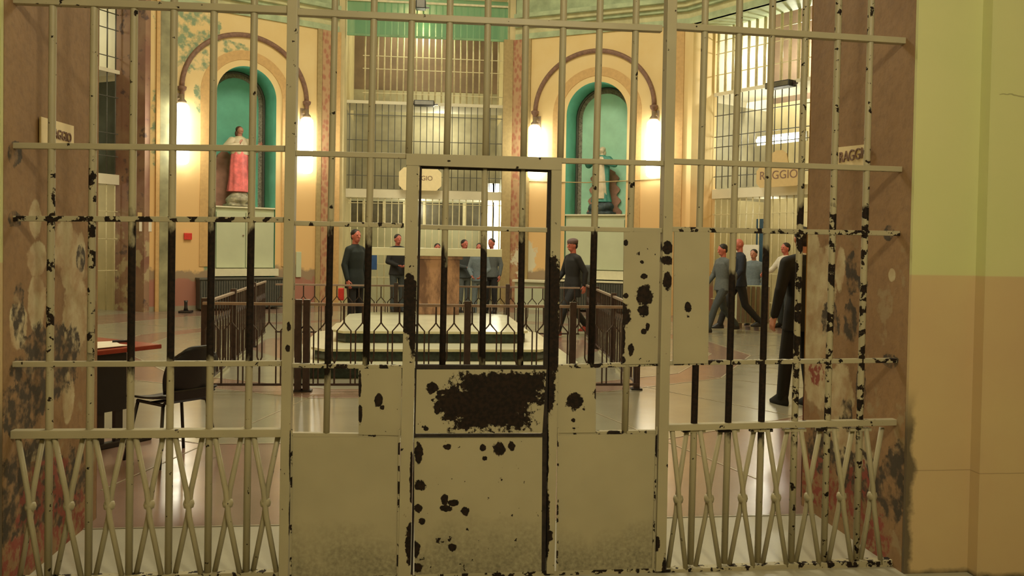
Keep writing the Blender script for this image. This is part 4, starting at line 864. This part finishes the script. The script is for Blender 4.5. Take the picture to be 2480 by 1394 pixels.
person(onZ(1747, 806), (-.98, -.2), 'person in a grey jacket and loose grey trousers walking left in front of another', 1.68, 'grey_blue', 'slate', 'black', 'skin_red', vox=.010, pose=WALK, nod=-.2)
person(onZ(1787, 799), (-.98, .05), 'person with a shaved head in a navy jacket walking left behind the grey jacket', 1.80, 'navy', 'charcoal', 'black', 'skin_red', bald=True, vox=.010, pose=WALK2, width=1.05, nod=-.15)
person(onZ(1899, 793), (-.95, -.3), 'person in a white shirt reaching out an arm, half hidden behind the black suit', 1.74, 'white_shirt', 'slate', 'black', 'skin_red', vox=.011,
       pose=dict(elR=(.25, .14, 1.22), wrR=(.2, .40, 1.13), elL=(-.25, .02, 1.16), wrL=(-.24, .15, .98)))
person(onZ(1822, 787), (-.7, -.7), 'person in a pale blue jacket and denim trousers standing at the right hand grille', 1.60, 'pale_blue', 'denim', vox=.012)
def far(px, py, *a, **k): return person(onZ(px, py), *a, **k)
far(961, 756, (.4, -.9), 'person in dark clothes with clasped hands standing left behind the altar', 1.82, 'charcoal', 'slate', skin='skin_red', vox=.012, pose=dict(elL=(-.25, .03, 1.16), wrL=(-.07, .22, 1.08), elR=(.25, .03, 1.16), wrR=(.07, .22, 1.08)))
far(1057, 758, (.1, -1), 'person whose flushed face shows just over the middle of the altar slab', 1.62, 'slate', 'slate', skin='skin_red', vox=.012)
far(1122, 758, (.5, -.85), 'person in a slate blue jacket holding something white, right behind the altar', 1.72, 'slate', 'grey_blue', skin='skin_red', vox=.012, pose=dict(elR=(.25, .03, 1.16), wrR=(.08, .24, 1.12), elL=(-.25, .03, 1.16), wrL=(-.08, .22, 1.12)))
far(1159, 766, (-.3, -.9), 'person in a pale blue shirt between two others behind the altar', 1.64, 'pale_blue', 'pale_blue', skin='skin_red', vox=.012, pose=dict(elR=(.25, .03, 1.16), wrR=(.12, .24, 1.0), elL=(-.25, .03, 1.16), wrL=(-.12, .24, 1.0)))
far(1188, 758, (-.5, -.85), 'person with black hair in a grey jacket, rightmost behind the altar', 1.76, 'grey_blue', 'charcoal', skin='skin_red', vox=.012)
# things carried
def held(name, label, cat, px, py, Y, dims, m):
    p = onY(px, py, Y); o = MB().box(-dims[0]/2, dims[0]/2, -dims[1]/2, dims[1]/2, -dims[2]/2, dims[2]/2).build(name, m, mx=T(*p), bevel=min(dims)*.25); return tag(o, label, cat)
held('bag', 'grey blue bag slung behind the person in the brown beret', 'bag', 1416, 664, 14.95, (.30, .16, .34), 'grey_blue')
held('folder', 'blue and white folder just right of the person in the dark green jacket', 'folder', 905, 633, 15.6, (.12, .03, .30), plain('blue_card', (.03, .10, .30, 1), .5))
held('bag', 'small red bag hanging by the hand of the person in the dark green jacket', 'bag', 826, 712, 15.1, (.10, .08, .22), 'red')
# ================================================================ STATUES
M['robe_red'] = plain('rose_red_painted_robe', (.80, .17, .17, 1), .5, .25, 8); M['robe_white'] = plain('cream_painted_robe', (.62, .52, .36, 1), .5, .1, 8); M['mantle_teal'] = plain('teal_painted_mantle', (.06, .26, .22, 1), .5, .2, 8)
M['rock'] = plain('mottled_grey_rock', (.34, .31, .22, 1), .8, .5, 9, bump=1); M['rock_dark'] = plain('dark_blue_grey_rock', (.05, .07, .08, 1), .8, .5, 9, bump=1); M['pink_scroll'] = plain('dusty_pink_scrollwork', (.40, .20, .14, 1), .7, .2, 6)
def statue(k, px, ytop, ybot, robe, upper, hairm, rockm, label, lx):
    Mx = frame(k); out = .36; a, zt = W(k, px, ytop, out); z0 = zsl if k < 0 else zsr; Hh = zt-z0; S = thing('statue', label, 'statue', mx=Mx @ T(a, out, z0) @ Matrix.Rotation(math.pi, 4, 'Z') @ Matrix.Rotation(lx, 4, 'Z'))
    S.scale = (1.35, 1.15, 1); rb = .20*Hh; q = (Hh-rb)/1.75; b = MB(); random.seed(3)
    for i in range(14): an = random.random()*6.28; rr = random.random()*.17; b.ball((rr*math.cos(an), rr*math.sin(an)*.8, rb*.35*random.random()+.115), (.13, .12, .10), 10, 7)
    b.ball((0, 0, rb*.6), (.19, .16, rb*.42), 12, 8); b.box(-.24, .24, -.17, .17, .012, .06); fuse(b, 'rock_base', rockm, S, .018, 2)
    zz = lambda z: rb-.04+z*q
    b = MB(); loft(b, [(.0, 0, zz(0), .25*q, .19*q), (.01, 0, zz(.3), .21*q, .16*q), (.02, .01, zz(.65), .19*q, .14*q), (.015, .02, zz(.95), .18*q, .13*q), (0, .01, zz(1.08), .15*q, .12*q)], 54, .07, 9, .35); fuse(b, 'robe', robe, S, .009, 1)
    b = MB(); loft(b, [(0, 0, zz(.98 if k < 0 else .25), .19*q, .145*q), (0, 0, zz(1.15), .19*q, .14*q), (0, 0, zz(1.3), .205*q, .125*q), (0, 0, zz(1.41), .15*q, .095*q), (0, 0, zz(1.47), .06*q, .06*q)], 48, .06, 7, .4)
    for s_ in (-1, 1):
        sh = Vector((s_*.17*q, 0, zz(1.36))); el = Vector((s_*.33*q, .04*q, zz(1.14))); wr = Vector((s_*(.30 if s_*k > 0 else .12)*q, .22*q, zz(1.22)))
        capsule(b, sh, el, .075*q, .075*q); capsule(b, el, wr, .075*q, .06*q)
    if k > 0:
        cut = [f_ for f_ in b.f]
    fuse(b, 'mantle', upper, S, .010, 2)
    if k > 0:
        b = MB(); loft(b, [(0, .045, zz(.1), .17*q, .16*q), (0, .05, zz(.7), .13*q, .13*q), (0, .05, zz(1.3), .12*q, .115*q), (0, .03, zz(1.42), .07*q, .07*q)], 48, .05, 9, .2); fuse(b, 'gown', 'robe_white', S, .01, 1)
    b = MB(); hz = zz(1.62); b.ball((0, .01, hz), (.065*q, .08*q, .10*q), 14, 10); b.ball((0, .035*q, hz-.05*q), (.045*q, .045*q, .05*q), 10, 8); capsule(b, Vector((0, .08*q, hz)), Vector((0, .095*q, hz-.02*q)), .010*q, .014*q)
    capsule(b, Vector((0, 0, zz(1.45))), Vector((0, 0, hz-.05*q)), .05*q, .045*q)
    for s_ in (-1, 1):
        el = Vector((s_*.33*q, .04*q, zz(1.14))); wr = Vector((s_*(.30 if s_*k > 0 else .12)*q, .22*q, zz(1.22))); hand(b, wr, Vector((s_*.2, .6, .6)), Vector((0, -.3, 1)), Vector((-s_, 0, 0)), q); capsule(b, el, wr, .03*q, .026*q); capsule(b, Vector((s_*.1*q, 0, zz(1.36))), el, .03*q, .03*q)
    b.ball((0, 0, zz(1.35)), (.10*q, .08*q, .1*q)); fuse(b, 'body', 'skin' if k < 0 else 'robe_white', S, .009, 1)
    b = MB(); b.ball((0, -.02*q, hz+.03*q), (.075*q, .085*q, .09*q), 14, 10); b.ball((0, -.045*q, hz-.08*q), (.085*q, .055*q, .12*q), 12, 8); fuse(b, 'hair' if k < 0 else 'veil', hairm, S, .010, 2)
    # scalloped scrollwork panel behind
    n = 22; ol = []
    a0, a1, ac, r, zs = NI[k]; hh = Hh*.62; ww = (r-.20)*(.55 if k < 0 else .72)
    for i in range(n+1):
        tt = i/n; w_ = ww*(1-.25*tt)+.05*math.sin(tt*24); ol.append((w_, .01+tt*hh))
    ol += [(w_*.4, hh+.1), (-w_*.4, hh+.1)]; ol += [(-x, z) for x, z in reversed(ol[:n+1])]
    o = MB().prism(ol, -.05, .0).build('scrollwork_panel', 'pink_scroll', mx=Mx @ T(ac-(.30 if k < 0 else -.02), .74, z0)); tag(o, 'dusty pink scalloped panel standing behind the %s statue' % ('red robed' if k < 0 else 'blue mantled'), 'panel')
statue(-30, 581, 300, 498, 'robe_red', 'robe_white', plain('brown_hair', (.10, .04, .02, 1), .6), 'rock', 'statue of a long haired figure in a rose red robe in the left niche', .25)
statue(30, 1459, 350, 516, 'mantle_teal', 'mantle_teal', 'robe_white', 'rock_dark', 'statue of a veiled figure in a cream gown and teal mantle in the right niche', -.15)
